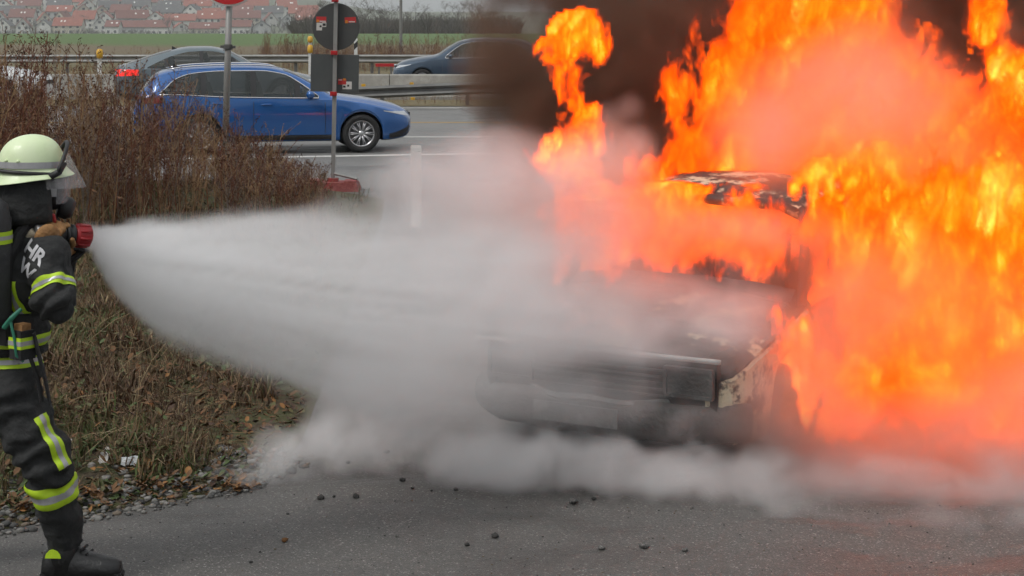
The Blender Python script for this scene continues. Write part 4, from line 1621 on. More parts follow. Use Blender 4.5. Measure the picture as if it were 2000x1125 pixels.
# ------------------------------------------------------------------ burning car
def burnt_mat(name, paint_amt, seed=0.0):
    m = bpy.data.materials.new(name)
    m.use_nodes = True
    N, L = m.node_tree.nodes, m.node_tree.links
    b = N['Principled BSDF']
    tc = N.new('ShaderNodeTexCoord').outputs['Object']
    mp = N.new('ShaderNodeMapping')
    mp.inputs['Location'].default_value = (seed, seed * 2, 0)
    L.new(tc, mp.inputs[0])

    def nz(sc_, det=8, rough=.6):
        n = N.new('ShaderNodeTexNoise')
        n.inputs['Scale'].default_value = sc_
        n.inputs['Detail'].default_value = det
        n.inputs['Roughness'].default_value = rough
        L.new(mp.outputs[0], n.inputs['Vector'])
        return n.outputs['Fac']

    def ramp(fac, *st):
        r = N.new('ShaderNodeValToRGB')
        e = r.color_ramp.elements
        for i, (p_, c_) in enumerate(st):
            q = e[i] if i < 2 else e.new(p_)
            q.position, q.color = p_, (*c_, 1)
        L.new(fac, r.inputs[0])
        return r.outputs[0]
    ch = ramp(nz(7), (.3, (.016, .015, .014)), (.55, (.05, .045, .042)), (.75, (.11, .06, .035)))
    pa = ramp(nz(16), (.3, (.46, .40, .27)), (.6, (.56, .50, .36)), (.75, (.30, .25, .16)))
    mask = ramp(nz(4.2, 10, .7), (.5 - paint_amt * .35 - .03, (0, 0, 0)), (.5 - paint_amt * .35 + .03, (1, 1, 1)))
    # peeling: warped flakes, only where a slower noise says so
    cm = ramp(nz(13, 12, .75), (.40, (0, 0, 0)), (.45, (1, 1, 1)))
    mu = N.new('ShaderNodeMix')
    mu.data_type = 'RGBA'
    mu.blend_type = 'MULTIPLY'
    mu.inputs['Factor'].default_value = 1
    L.new(mask, mu.inputs['A'])
    L.new(cm, mu.inputs['B'])
    mx = N.new('ShaderNodeMix')
    mx.data_type = 'RGBA'
    L.new(mu.outputs['Result'], mx.inputs['Factor'])
    L.new(ch, mx.inputs['A'])
    L.new(pa, mx.inputs['B'])
    L.new(mx.outputs['Result'], b.inputs['Base Color'])
    b.inputs['Roughness'].default_value = .75
    bp = N.new('ShaderNodeBump')
    bp.inputs['Strength'].default_value = .5
    bp.inputs['Distance'].default_value = .01
    L.new(nz(22), bp.inputs['Height'])
    L.new(bp.outputs[0], b.inputs['Normal'])
    return m


BCHAR = burnt_mat('charred_body', -.45)
BFEND = burnt_mat('blistered_cream_paint', .12, 2.3)
BROOF = burnt_mat('scorched_roof_paint', -.12, 5.1)
BHOOD = burnt_mat('ashen_bonnet_paint', -.2, 8.7)
BBUMP = mat('melted_bumper', (.03, .029, .028), .7, ((.07, .066, .062), (.12, .115, .11)), 5, detail=9, bump=.6)
BGREY = mat('ashen_plastic', (.20, .20, .19), .8, ((.12, .12, .115), (.30, .30, .29)), 8, bump=.4)
GLHOT = mat('soot', (.012, .011, .010), .95)
bc = dict(L=3.95,
          zt=[(0, .52), (.05, .565), (.25, .605), (.6, .67), (1.02, .76), (1.5, 1.22), (1.7, 1.285), (2.2, 1.32), (3.0, 1.30), (3.4, 1.24), (3.75, .95), (3.95, .78)],
          zbelt=[(0, .44), (.3, .53), (.6, .60), (1.02, .70), (2, .74), (3.2, .78), (3.8, .76), (3.95, .7)],
          zb=[(0, .13), (.1, .10), (.5, .08), (3.4, .09), (3.8, .14), (3.95, .22)],
          w=[(0, .62), (.05, .72), (.18, .78), (.5, .81), (1.0, .83), (3.0, .83), (3.6, .80), (3.95, .70)],
          wr=[(0, .58), (.4, .72), (1.05, .74), (1.5, .60), (2.2, .57), (3.2, .57), (3.95, .6)])
bc['axles'], bc['wheel_r'] = (.72, 3.08), .235
lb_ = Loft(bc)
hB = Vector((-.5, -.866, 0))
fcB = Vector((.46, 9.28, 0))
bcar = empty('burning_car', fcB, math.atan2(hB.y, hB.x) + math.pi, 'burning hatchback with cream paint blistering off its wing, engulfed in flames', 'car')
xs_b = np.unique(np.concatenate([[xa + sg_ * (lb_.ar + .003) for xa in (.72, 3.08) for sg_ in (-1, 1)], [xa + lb_.ar * .999 * math.cos(t_) for xa in (.72, 3.08) for t_ in np.linspace(0, math.pi, 17)], np.linspace(0, .3, 9), np.linspace(.3, 1.02, 14), np.linspace(1.02, 3.6, 34), np.linspace(3.6, 3.95, 8)]))
secs = [lb_.section(x) for x in xs_b]
rd = random.Random(4)


def shell(rows_from, rows_to, cond, dent=0.0, sides=(1, -1)):
    """strip of the car surface, both sides, rows a..b, where cond(x)"""
    mb = MB()
    for sd in sides:
        idx = {}
        vs_, fs = [], []
        for i, (x, sec) in enumerate(zip(xs_b, secs)):
            for j in range(rows_from, rows_to + 1):
                idx[i, j] = len(vs_)
                y, z = sec[j]
                vs_.append((x + rd.uniform(-1, 1) * dent, sd * y + rd.uniform(-1, 1) * dent, z + rd.uniform(-1, 1) * dent))
        for i in range(len(xs_b) - 1):
            if not cond(.5 * (xs_b[i] + xs_b[i + 1])):
                continue
            for j in range(rows_from, rows_to):
                f = (idx[i, j], idx[i, j + 1], idx[i + 1, j + 1], idx[i + 1, j])
                fs.append(f if sd < 0 else tuple(reversed(f)))
        mb.add(vs_, fs)
    return mb


def thick(o, t=.008):
    fix_normals(o)
    s_ = o.modifiers.new('thickness', 'SOLIDIFY')
    s_.thickness = t
    s_.offset = -1
    return o


bl = shell(0, 9, lambda x: x > 1.02, .003)
for k_, xe in ((0, 0), (len(xs_b) - 1, 3.95)):
    sec = secs[k_]
    ring = [(xe, y, z) for y, z in sec[:10]] + [(xe, -y, z) for y, z in reversed(sec[1:10])]
    bl.add(ring, [tuple(range(len(ring)))])
bl.add([(x, s_ * .79, .10) for x, s_ in ((1.1, -1), (3.7, -1), (3.7, 1), (1.1, 1))], [(0, 1, 2, 3)])
# firewall between engine bay and cabin
bl.add([(1.0, -.78, .1), (1.0, .78, .1), (1.0, .72, .72), (1.0, -.72, .72)], [(0, 1, 2, 3)])
body_o = bl.build('body', BCHAR, bcar)
cut_xs = (.72, 3.08)


for sd in (1, -1):
    fo_ = thick(shell(3, 9, lambda x: x < 1.02, .002, (sd,)).build('front_wing', BFEND, bcar))
    tag(fo_, 'blistered cream front wing')
hood = shell(9, 15, lambda x: .03 < x < .98, .004)
ho = thick(hood.build('bonnet', BHOOD, bcar))
cow = shell(9, 15, lambda x: .98 < x < 1.08, .003)
fix_normals(cow.build('cowl', BCHAR, bcar))
roof = shell(12, 15, lambda x: 1.5 < x < 3.3, .004)
ro = thick(roof.build('roof', BROOF, bcar), .02)
hd_ = MB()
for sd in (1, -1):
    pass
sec = lb_.section(1.5)
hd_.tube([(1.48, y, z - .012) for y, z in ((-sec[12][0], sec[12][1]), (-sec[13][0] * .8, sec[14][1]), (0, sec[15][1]), (sec[13][0] * .8, sec[14][1]), (sec[12][0], sec[12][1]))], .033, 8, flat=(1.4, 1))
hd_.build('roof_front_rail', BROOF, bcar, True)
for sd in (1, -1):
    mb = MB()
    mb.tube([(1.02, sd * .76, .72), (1.25, sd * .69, .98), (1.5, sd * .59, 1.20)], .03, 7)
    mb.build('windscreen_pillar', BCHAR, bcar, True)
    mb = MB()
    mb.tube([(2.15, sd * .80, .73), (2.2, sd * .59, 1.26)], .035, 7)
    mb.build('door_pillar', BCHAR, bcar, True)
    mb = MB()
    mb.tube([(3.5, sd * .77, .77), (3.2, sd * .585, 1.24)], .06, 7)
    mb.build('rear_pillar', BCHAR, bcar, True)
    # bare seat frame
    mb = MB()
    mb.tube([(1.75, sd * .18 + sd * .05, .3), (2.05, sd * .23, .35), (2.2, sd * .23, .95), (2.2, sd * .52, .95), (2.05, sd * .52, .35), (1.75, sd * .52, .3)], .025, 6)
    mb.build('seat_frame', GLHOT, bcar)
    # door seams and handle
    mb = MB()
    mb.tube([(1.12, sd * (lb_.side_y(1.12, z) + .001), z) for z in np.linspace(.2, .69, 8)], .006, 4)
    mb.build('door_seam', GLHOT, bcar)
    mb = MB()
    mb.ell((1.95, sd * .845, .62), (.09, .02, .02))
    mb.build('door_handle', BCHAR, bcar)
# front end: panel, lamps, grille bars, bumper
sec0 = lambda x, j: lb_.section(x)[j]
mb = MB()
mb.box((.035, 0, .425), (.05, 1.36, .25))
mb.build('front_panel', GLHOT, bcar)
for sd in (1, -1):
    mb = MB()
    for zz, hh in ((.375, .018), (.515, .018)):
        mb.box((.0, sd * .53, zz), (.05, .27, hh))
    for yy in (.40, .66):
        mb.box((.0, sd * yy, .445), (.05, .018, .14))
    mb.box((-.002, sd * .53, .445), (.02, .262, .14))
    mb.build('headlight_socket', BBUMP, bcar)
for k_ in range(5):
    mb = MB()
    mb.box((-.004, 0, .36 + k_ * .033), (.02, .80, .010))
    mb.build('grille_bar', BBUMP, bcar)
mb = MB()
n_ = 17
for i in range(n_):
    pass
bp_ = []
for i in range(n_):
    u = 2 * i / (n_ - 1) - 1
    bp_.append((-.085 + .24 * abs(u) ** 3.2, u * .80, .235 + .008 * math.sin(i * 1.7)))
mb.tube(bp_, [.105] * n_, 10, flat=(.55, 1.0))
mb.build('bumper', BBUMP, bcar, True)
mb = MB()
mb.tube([(p[0] - .035, p[1] * .62, .325 + .006 * math.sin(i)) for i, p in enumerate(bp_)], .018, 6)
tag(mb.build('bumper_strip', BGREY, bcar), 'ash-grey strip along the bumper')
mb = MB()
mb.box((-.155, .06, .245), (.012, .50, .10))
mb.build('number_plate', BGREY, bcar)
mb = MB()
mb.tube([(-.04, -.72, .575), (-.075, -.3, .58), (-.08, 0, .585), (-.075, .3, .582), (-.03, .74, .57)], .014, 6)
mb.build('bonnet_lip', mat('white_ash_edge', (.5, .5, .48), .8, (.3, .3, .29), 12), bcar, True)
for x in cut_xs:
    for sd in (1, -1):
        mb = MB()
        mb.lathe([(.14, -.07), (.20, -.08), (.225, -.03), (.225, .03), (.20, .08), (.14, .07), (.05, .05), (.001, .05)], (x, sd * .74, .215), (0, sd, 0), 22)
        mb.build('burnt_wheel', GLHOT, bcar, True)
print('burning car', round(time.time() - T0, 1))

# ------------------------------------------------------------------ firefighter
FX = Vector((.58, .815, 0)).normalized()        # facing
RX = Vector((FX.y, -FX.x, 0))                   # his right, towards the camera
UP = Vector((0, 0, 1))
FAB = mat('turnout_fabric', (.013, .014, .015), .88, ((.022, .023, .023), (.009, .010, .011)), 9, bump=.8, bscale=24)
HIVIS = mat('hi_vis_yellow', (.50, .72, .02), .55, (.40, .60, .02), 30)
SILV = mat('reflective_silver', (.42, .42, .43), .35, (.34, .34, .36), 30, metal=.25)
BLKF = mat('black_webbing', (.012, .012, .013), .8, bump=.3, bscale=80)
HELM = mat('helmet_luminous', (.50, .60, .40), .42, ((.62, .74, .45), (.66, .78, .48), (.69, .80, .52)), 9.0, detail=10, coat=.15, lo=.27, hi=.6)
LEAT = mat('glove_leather', (.36, .19, .07), .8, (.24, .12, .045), 18, bump=.5, bscale=60)
RUBB = mat('black_rubber', (.013, .013, .014), .5)
CLEAR = mat('clear_visor', (.80, .80, .84), .06, trans=0.0, alpha=.22, spec=1.0)
BOOTM = mat('boot_leather', (.014, .014, .015), .38, (.022, .022, .022), 12, bump=.3)
base = Vector((-2.09, 7.27, 0))
person = empty('person', base, 0, 'person in dark turnout gear and pale helmet aiming the hose at the fire', 'person')


def wp(px, py, Y):
    return P(px, py, Y)


pel = Vector((-2.135, 7.26, .86))
chest = Vector((-2.055, 7.255, 1.27))
neck = Vector((-2.02, 7.28, 1.50))
shR = Vector((-1.905, 7.13, 1.365))
shL = Vector((-2.21, 7.37, 1.385))
elR = wp(108, 588, 7.02)
wrR = Vector((-1.895, 7.235, 1.375))
elL = Vector((-1.985, 7.56, 1.19))
wrL = Vector((-1.885, 7.38, 1.36))
hipR = Vector((-2.085, 7.19, .80))
knR = wp(94, 908, 7.16)
anR = wp(126, 1046, 7.27)
hipL = Vector((-2.21, 7.35, .82))
knL = Vector((-2.33, 7.42, .46))
anL = Vector((-2.62, 7.40, .12))
bb = MB()


def limb(pts, rad, fl=None):
    bb.tube(pts, rad, 14, flat=fl)
    for p, r in zip(pts, rad):
        bb.ell(p, (r, r, r), n=12, k=8)


def mid(a, b, t):
    return a.lerp(b, t)


rotT = Matrix(((FX.x, RX.x, 0), (FX.y, RX.y, 0), (0, 0, 1)))
# torso
for c, r in ((pel, (.165, .195, .13)), (mid(pel, chest, .45), (.155, .185, .16)), (chest, (.165, .215, .19)), (mid(chest, neck, .55), (.125, .20, .11)), (neck + UP * -.02, (.085, .10, .10))):
    bb.ell(c, r, rotT, 18, 12)
limb([shR, mid(shR, elR, .5), elR], [.095, .092, .086])
bb.ell(elR + Vector((.0, 0, -.005)), (.088, .08, .085))
limb([elR, mid(elR, wrR, .5), wrR], [.084, .07, .055])
limb([shL, mid(shL, elL, .5), elL, mid(elL, wrL, .5), wrL], [.105, .09, .08, .068, .055])
limb([hipR, mid(hipR, knR, .5), knR, mid(knR, anR, .45), anR], [.135, .118, .100, .092, .080])
limb([hipL, mid(hipL, knL, .5), knL, mid(knL, anL, .5), anL], [.135, .118, .098, .09, .08])
# jacket skirt over the hips
bb.ell(pel + UP * .0, (.172, .205, .10), rotT, 18, 10)
bo = bb.build('body', FAB)
rm = bo.modifiers.new('remesh', 'REMESH')
rm.mode = 'VOXEL'
rm.voxel_size = .0125
smd = bo.modifiers.new('smooth', 'SMOOTH')
smd.iterations = 6
smd.factor = .6
dg = bpy.context.evaluated_depsgraph_get()
bme = bpy.data.meshes.new_from_object(bo.evaluated_get(dg))
bo.modifiers.clear()
# cloth folds
bm = bmesh.new()
bm.from_mesh(bme)
bm.normal_update()
for v in bm.verts:
    c = v.co
    near_el = math.exp(-((c - elR).length / .16) ** 2) + math.exp(-((c - knR).length / .2) ** 2) + math.exp(-((c - hipR).length / .2) ** 2) * .8
    f1 = mnoise.noise(Vector((c.x * 7, c.y * 7, c.z * 16)))
    f2 = mnoise.noise(Vector((c.x * 16 + 3, c.y * 16, c.z * 34)))
    v.co = c + v.normal * (f1 * .015 + f2 * .008 + .010 * math.sin(c.z * 60 + 9 * mnoise.noise(c * 6)) * near_el) * (.55 + near_el)
bm.normal_update()
bm.to_mesh(bme)
bme.polygons.foreach_set('use_smooth', [True] * len(bme.polygons))
bo.data = bme
bo.parent = person
bo.matrix_parent_inverse = Matrix.Translation(-base)
BODY_BM = bm
BVH = BVHTree.FromBMesh(bm)


def attach(o):
    o.parent = person
    o.matrix_parent_inverse = Matrix.Translation(-base)
    return o


def extract(name, planes, off, m, near=None, parent=None):
    """a piece of the suit's own surface between planes, lifted off it"""
    b2 = BODY_BM.copy()
    for co, no in planes:
        g = list(b2.verts) + list(b2.edges) + list(b2.faces)
        bmesh.ops.bisect_plane(b2, geom=g, dist=1e-5, plane_co=co, plane_no=no, clear_outer=True)
    if near is not None:
        p0, p1, rr = near
        dead = []
        for f in b2.faces:
            c = f.calc_center_median()
            d = p1 - p0
            t = max(0, min(1, (c - p0).dot(d) / d.length_squared))
            if (c - p0 - d * t).length > rr:
                dead.append(f)
        bmesh.ops.delete(b2, geom=dead, context='FACES')
    b2.normal_update()
    for v in b2.verts:
        v.co += v.normal * off
    me = bpy.data.meshes.new(name)
    b2.to_mesh(me)
    b2.free()
    me.materials.append(m)
    me.polygons.foreach_set('use_smooth', [True] * len(me.polygons))
    o = link(name, me)
    if parent is None:
        attach(o)
    else:
        o.parent = parent
    return o


def cuff(p0, p1, t0, t1, rr, name='reflective_band'):
    """three-stripe band round a limb between fractions t0..t1"""
    d = (p1 - p0).normalized()
    a, b = p0.lerp(p1, t0), p0.lerp(p1, t1)
    extract(name, [(a, -d), (b, d)], .0045, HIVIS, (a, b, rr))
    c, e = a.lerp(b, .36), a.lerp(b, .68)
    extract('silver_stripe', [(c, -d), (e, d)], .0065, SILV, (c, e, rr))


# sleeve band, shin band, hem bands
dS = (elR - shR).normalized()
cuff(shR, elR, .62, .84, .125)
cuff(shL, elL, .62, .84, .125)
dK = (anR - knR)
cuff(knR, anR, .17, .44, .15)
cuff(knL, anL, .17, .44, .15)
for z0, z1 in ((.985, 1.035), (.90, .95)):
    a, b = Vector((pel.x, pel.y, z1)), Vector((pel.x, pel.y, z0))
    extract('reflective_band', [(a, UP), (b, -UP)], .0045, HIVIS, (Vector((pel.x, pel.y, z0 - .1)), Vector((pel.x, pel.y, z1 + .1)), .27))
    a, b = Vector((pel.x, pel.y, z1 - .016)), Vector((pel.x, pel.y, z0 + .016))
    extract('silver_stripe', [(a, UP), (b, -UP)], .0065, SILV, (Vector((pel.x, pel.y, z0 - .1)), Vector((pel.x, pel.y, z1 + .1)), .27))
# vertical trouser strip down the right thigh
axl = (knR - hipR).normalized()
outw = Vector((.62, -.78, .1)).normalized()
tang = axl.cross(outw).normalized()
mc = hipR.lerp(knR, .5) + tang * -.028
for hw_, off, m in ((.030, .0045, HIVIS), (.010, .0065, SILV)):
    extract('trouser_strip' if m is HIVIS else 'silver_stripe', [(mc + tang * hw_, tang), (mc - tang * hw_, -tang), (hipR.lerp(knR, .46), -axl), (hipR.lerp(knR, 1.12), axl), (hipR.lerp(knR, .5), -outw)], off, m, (hipR, knR.lerp(anR, .3), .2))
# back panel: two upright hi-vis strips
bk = -FX
for u, wd in ((.115, .020), (.045, .020), (-.045, .02)):
    c = chest + RX * u
    for hw_, off, m in ((wd, .0045, HIVIS), (.007, .0065, SILV)):
        extract('back_strip' if m is HIVIS else 'silver_stripe', [(c + RX * hw_, RX), (c - RX * hw_, -RX), (Vector((0, 0, 1.265)), UP), (Vector((0, 0, 1.13)), -UP), (chest, -bk)], off, m, (pel, neck, .32))


# lettering on the shoulder blade
def lettering(text, origin, u, v, size, name='lettering'):
    cu = bpy.data.curves.new(name, 'FONT')
    cu.body = text
    cu.size = size
    cu.space_character = .95
    cu.resolution_u = 2
    cu.offset = size * .03
    to = bpy.data.objects.new(name, cu)
    col.objects.link(to)
    dg_ = bpy.context.evaluated_depsgraph_get()
    me = bpy.data.meshes.new_from_object(to.evaluated_get(dg_))
    bpy.data.objects.remove(to)
    b3 = bmesh.new()
    b3.from_mesh(me)
    bmesh.ops.triangulate(b3, faces=b3.faces)
    bmesh.ops.subdivide_edges(b3, edges=b3.edges, cuts=2)
    u, v = u.normalized(), v.normalized()
    nn = u.cross(v)
    for w_ in b3.verts:
        q = origin + u * w_.co.x + v * w_.co.y
        hit = BVH.ray_cast(q + nn * .35, -nn, .8)
        w_.co = (hit[0] + hit[1] * .004) if hit[0] is not None else q
    b3.to_mesh(me)
    b3.free()
    me.materials.clear()
    me.materials.append(SILV2)
    return attach(link(name, me))


SILV2 = mat('reflective_letters', (.50, .50, .52), .5)
uv_ = Vector((.80, -.0, -.47)).normalized()
vv_ = Vector((.47, 0, .80)).normalized()
lettering('HR', wp(40, 492, 7.05), uv_, vv_, .080)
lettering('W', wp(30, 527, 7.05), uv_, vv_, .080)

# boots
def boot(ank, fdir, name='boot', tilt=0.0):
    fd = Vector((fdir.x, fdir.y, 0)).normalized()
    sd = Vector((fd.y, -fd.x, 0))
    z0 = ank.z
    mb = MB()
    prof_ = [(-.085, .045, .06), (-.06, .055, .085), (-.01, .058, .10), (.05, .056, .085), (.11, .057, .066), (.17, .056, .055), (.215, .048, .046), (.24, .025, .036)]
    rings = []
    for a, w, h in prof_:
        c = Vector((ank.x, ank.y, 0)) + fd * a
        ring = []
        for k_ in range(14):
            th = 2 * math.pi * k_ / 14
            yy, zz = math.cos(th) * w, math.sin(th)
            ring.append(c + sd * yy + UP * ((.028 + h * 1.25 * max(zz, 0)) if zz > 0 else .026 * (1 + zz * .1)))
        rings.append(ring)
    vs_ = [q for r in rings for q in r]
    fs = [(i * 14 + k_, i * 14 + (k_ + 1) % 14, (i + 1) * 14 + (k_ + 1) % 14, (i + 1) * 14 + k_) for i in range(len(rings) - 1) for k_ in range(14)]
    fs += [tuple(range(13, -1, -1)), tuple((len(rings) - 1) * 14 + k_ for k_ in range(14))]
    mb.add(vs_, fs)
    mb.tube([ank + UP * -.10, ank + UP * -.02, ank + UP * .07 - fd * .01], [.062, .066, .070], 14)
    o = attach(mb.build(name, BOOTM, None, True))
    so_ = MB()
    for a0, a1, w0, w1 in ((-.09, -.02, .048, .056), (-.02, .12, .050, .056), (.12, .245, .056, .034)):
        c0, c1 = Vector((ank.x, ank.y, 0)) + fd * a0, Vector((ank.x, ank.y, 0)) + fd * a1
        q = [c0 - sd * w0, c1 - sd * w1, c1 + sd * w1, c0 + sd * w0]
        so_.add([p + UP * .004 for p in q] + [p + UP * .03 for p in q], [(3, 2, 1, 0), (4, 5, 6, 7), (0, 1, 5, 4), (1, 2, 6, 5), (2, 3, 7, 6), (3, 0, 4, 7)])
    s2 = so_.build('sole', RUBB)
    s2.parent = o
    s2.matrix_parent_inverse = Matrix.Identity(4)
    s2.matrix_basis = Matrix.Identity(4)
    # hi-vis patch on the shaft
    mb = MB()
    pts = []
    for k_ in range(7):
        th = math.pi * k_ / 6
        pts.append(ank + sd * .0675 + fd * (-.028 + .034 * math.cos(th)) + UP * (-.035 + .036 * math.sin(th)))
    mb.add(pts, [tuple(range(7))])
    p2 = mb.build('yellow_patch', HIVIS)
    p2.parent = o
    th_ = p2.modifiers.new('t', 'SOLIDIFY')
    th_.thickness = .01
    return o


boot(Vector((anR.x, anR.y, .135)), Vector((.93, -.05, 0)))
boot(Vector((anL.x, anL.y, .12)), Vector((.85, .5, 0)))
# boot laces / cuff flap
m_ = MB()
for i in range(4):
    m_.tube([Vector((anR.x, anR.y, .135)) + Vector((.055 + .022 * i, -.035, .01 - .02 * i)), Vector((anR.x, anR.y, .135)) + Vector((.065 + .022 * i, .035, .01 - .02 * i))], .006, 5)
attach(m_.build('bootlaces', BLKF))

# helmet
HF = Vector((.94, .34, 0)).normalized()
HR_ = Vector((HF.y, -HF.x, 0))
hrot = Matrix(((HF.x, HR_.x, 0), (HF.y, HR_.y, 0), (0, 0, 1)))
pit = Matrix.Rotation(R_(4), 3, HR_)
HC = Vector((P(62, 330, 7.25).x, 7.25, P(62, 330, 7.25).z))


def hp(a, b, c):
    """helmet point: a forward, b right, c up from the rim centre"""
    return HC + (pit @ (HF * a + HR_ * b + UP * c))


def helmet_shell():
    mb = MB()
    n = 36
    ringsd = []
    for z, k_ in ((.140, .05), (.138, .22), (.130, .45), (.115, .66), (.09, .83), (.055, .945), (.02, .99), (-.005, 1.0)):
        ringsd.append([hp(.135 * k_ * math.cos(2 * math.pi * j / n), .112 * k_ * math.sin(2 * math.pi * j / n), z) for j in range(n)])
    # flared rim: long at the nape, short peak in front
    for z, ex in ((-.016, .012), (-.034, .028), (-.039, .036)):
        r = []
        for j in range(n):
            th = 2 * math.pi * j / n
            c_, s_ = math.cos(th), math.sin(th)
            backk = max(0, -c_)
            r.append(hp((.135 + ex * (1 + .3 * backk)) * c_, (.112 + ex) * s_, z - .012 * backk * (1 if ex > .02 else .3)))
        ringsd.append(r)
    vs_ = [q for r in ringsd for q in r]
    m = len(ringsd)
    fs = [(i * n + j, (i + 1) * n + j, (i + 1) * n + (j + 1) % n, i * n + (j + 1) % n) for i in range(m - 1) for j in range(n)]
    fs.append(tuple(range(n)))
    mb.add(vs_, fs)
    return mb


hel = attach(helmet_shell().build('helmet', HELM, None, True))
sd_ = hel.modifiers.new('t', 'SOLIDIFY')
sd_.thickness = .005
sd_.offset = -1
sd2 = hel.modifiers.new('sub', 'SUBSURF')
sd2.levels = sd2.render_levels = 1


def sub(o, par):
    o.parent = par
    o.matrix_parent_inverse = Matrix.Identity(4)
    return o


def ringpts(a, b, z, t0, t1, n=24, slope=0.0):
    return [hp(a * math.cos(t), b * math.sin(t), z + slope * math.cos(t)) for t in np.linspace(t0, t1, n)]


m_ = MB()
rp0, rp1 = ringpts(.1400, .1170, .036, .5, 6.28 - .5, 40, -.012), ringpts(.1425, .1195, .010, .5, 6.28 - .5, 40, -.012)
m_.add(rp0 + rp1, [(i, i + 1, 40 + i + 1, 40 + i) for i in range(39)])
sub(m_.build('reflective_stripe', SILV), hel)
m_ = MB()
m_.tube(ringpts(.148, .124, -.010, .35, 6.28 - .35, 44, -.022), .0085, 8)
m_.tube([hp(.06, .128, -.03), hp(.10, .118, -.012), hp(.125, .10, .02)], [.015, .014, .012], 8)
m_.tube([hp(.06, -.128, -.03), hp(.10, -.118, -.012), hp(.125, -.10, .02)], [.015, .014, .012], 8)
sub(m_.build('rubber_strap', RUBB, None, True), hel)
m_ = MB()
m_.tube([hp(.095 + .055 * math.sin(t), .124 * math.cos(t), -.012 + .11 * math.sin(t)) for t in np.linspace(0, math.pi, 21)], .009, 8)
sub(m_.build('visor_frame', RUBB, None, True), hel)
for b in (.1165,):
    for a_, c_ in ((-.06, .045), (-.105, .05)):
        m_ = MB()
        m_.ell(hp(a_, math.sqrt(max(0, 1 - (a_ / .135) ** 2)) * .1135, c_), (.007, .007, .007))
        sub(m_.build('rivet', HELM, None, True), hel)
m_ = MB()
n = 17
vs_ = []
for i in range(7):
    t = i / 6
    for j in range(n):
        th = math.pi * j / (n - 1)
        f_ = .150 + .068 * t
        vs_.append(hp((.045 + (f_ - .045) * math.sin(th) ** .8), .122 * math.cos(th), .075 * math.sin(th) - .015 - (.155 * t) * (.42 + .58 * math.sin(th))))
m_.add(vs_, [(i * n + j, i * n + j + 1, (i + 1) * n + j + 1, (i + 1) * n + j) for i in range(6) for j in range(n - 1)])
vis = sub(m_.build('visor', CLEAR, None, True), hel)
# head inside, face mask, neck cloth
m_ = MB()
m_.ell(HC + Vector((0, 0, -.055)) + HF * .01, (.098, .080, .13), hrot)
attach(m_.build('hood', BLKF, None, True))
m_ = MB()
m_.ell(hp(.082, 0, -.095), (.055, .073, .085), hrot)
m_.lathe([(.045, 0), (.048, .04), (.035, .06), (.001, .062)], hp(.10, 0, -.165), (HF + UP * -.35).normalized(), 18)
msk = attach(m_.build('face_mask', RUBB, None, True))
m_ = MB()
vs_ = []
for i in range(7):
    for j in range(11):
        th = R_(-72 + 144 * j / 10)
        z = -.045 - .105 * i / 6
        r = .085 + .012 * math.sin(math.pi * i / 6)
        vs_.append(hp(.055 + r * math.cos(th), .083 * math.sin(th), z))
m_.add(vs_, [(i * 11 + j, i * 11 + j + 1, (i + 1) * 11 + j + 1, (i + 1) * 11 + j) for i in range(6) for j in range(10)])
sub(m_.build('mask_lens', CLEAR, None, True), msk)
m_ = MB()
m_.box(hp(.075, .082, -.10), (.022, .008, .032), hrot)
sub(m_.build('mask_buckle', SILV), msk)
m_ = MB()
n = 26
vs_ = []
for i in range(7):
    t = i / 6
    for j in range(n):
        th = R_(62) + R_(236) * j / (n - 1)
        fl = 1 + .10 * math.sin(math.pi * t) + .16 * t * t + (.05 * math.sin(j * 1.7) + .035 * math.sin(j * .8 + 2)) * t
        vs_.append(hp(.128 * fl * math.cos(th) - .012 * t, .108 * fl * math.sin(th), -.03 - .185 * t))
m_.add(vs_, [(i * n + j, i * n + j + 1, (i + 1) * n + j + 1, (i + 1) * n + j) for i in range(6) for j in range(n - 1)])
nc = attach(m_.build('neck_cloth', FAB, None, True))
so3 = nc.modifiers.new('t', 'SOLIDIFY')
so3.thickness = .004


# gloves: palm, four fingers curled round the nozzle grip, thumb
def glove(wr_, grip, axis, sdn, label):
    """wrist point, grip centre, grip axis; sdn: side of the grip the palm lies on"""
    ax = axis.normalized()
    pn = sdn.normalized()
    ort = ax.cross(pn).normalized()
    mb = MB()
    pc = grip + pn * .045
    mb.ell(pc, (.032, .054, .060), Matrix((pn, ax, ort)).transposed())
    mb.tube([wr_ - (pc - wr_).normalized() * .05, wr_, wr_.lerp(pc, .6), pc], [.056, .052, .043, .036], 12)
    for i in range(4):
        o_ = ax * (-.036 + .024 * i)
        L = (.9, 1.0, .96, .8)[i]
        pts = []
        for k_ in range(6):
            th = R_(0 + 200 * L * k_ / 5)
            pts.append(grip + o_ + pn * (.040 * math.cos(th)) + ort * (.040 * math.sin(th)))
        mb.tube(pts, [.0155, .0155, .015, .0145, .0135, .011], 8)
        mb.ell(pts[-1], (.010, .010, .010), n=8, k=6)
    th_pts = [pc + ax * .042 - ort * .01, pc + ax * .062 - ort * .03 - pn * .015, pc + ax * .055 - ort * .046 - pn * .045, pc + ax * .045 - ort * .044 - pn * .07]
    mb.tube(th_pts, [.0165, .0155, .014, .011], 8)
    mb.ell(th_pts[-1], (.0115, .0115, .0115), n=8, k=6)
    o = mb.build('glove', LEAT)
    r_ = o.modifiers.new('r', 'REMESH')
    r_.mode = 'VOXEL'
    r_.voxel_size = .004
    s_ = o.modifiers.new('s', 'SMOOTH')
    s_.iterations = 3
    dg_ = bpy.context.evaluated_depsgraph_get()
    me = bpy.data.meshes.new_from_object(o.evaluated_get(dg_))
    o.modifiers.clear()
    me.polygons.foreach_set('use_smooth', [True] * len(me.polygons))
    o.data = me
    return attach(o)


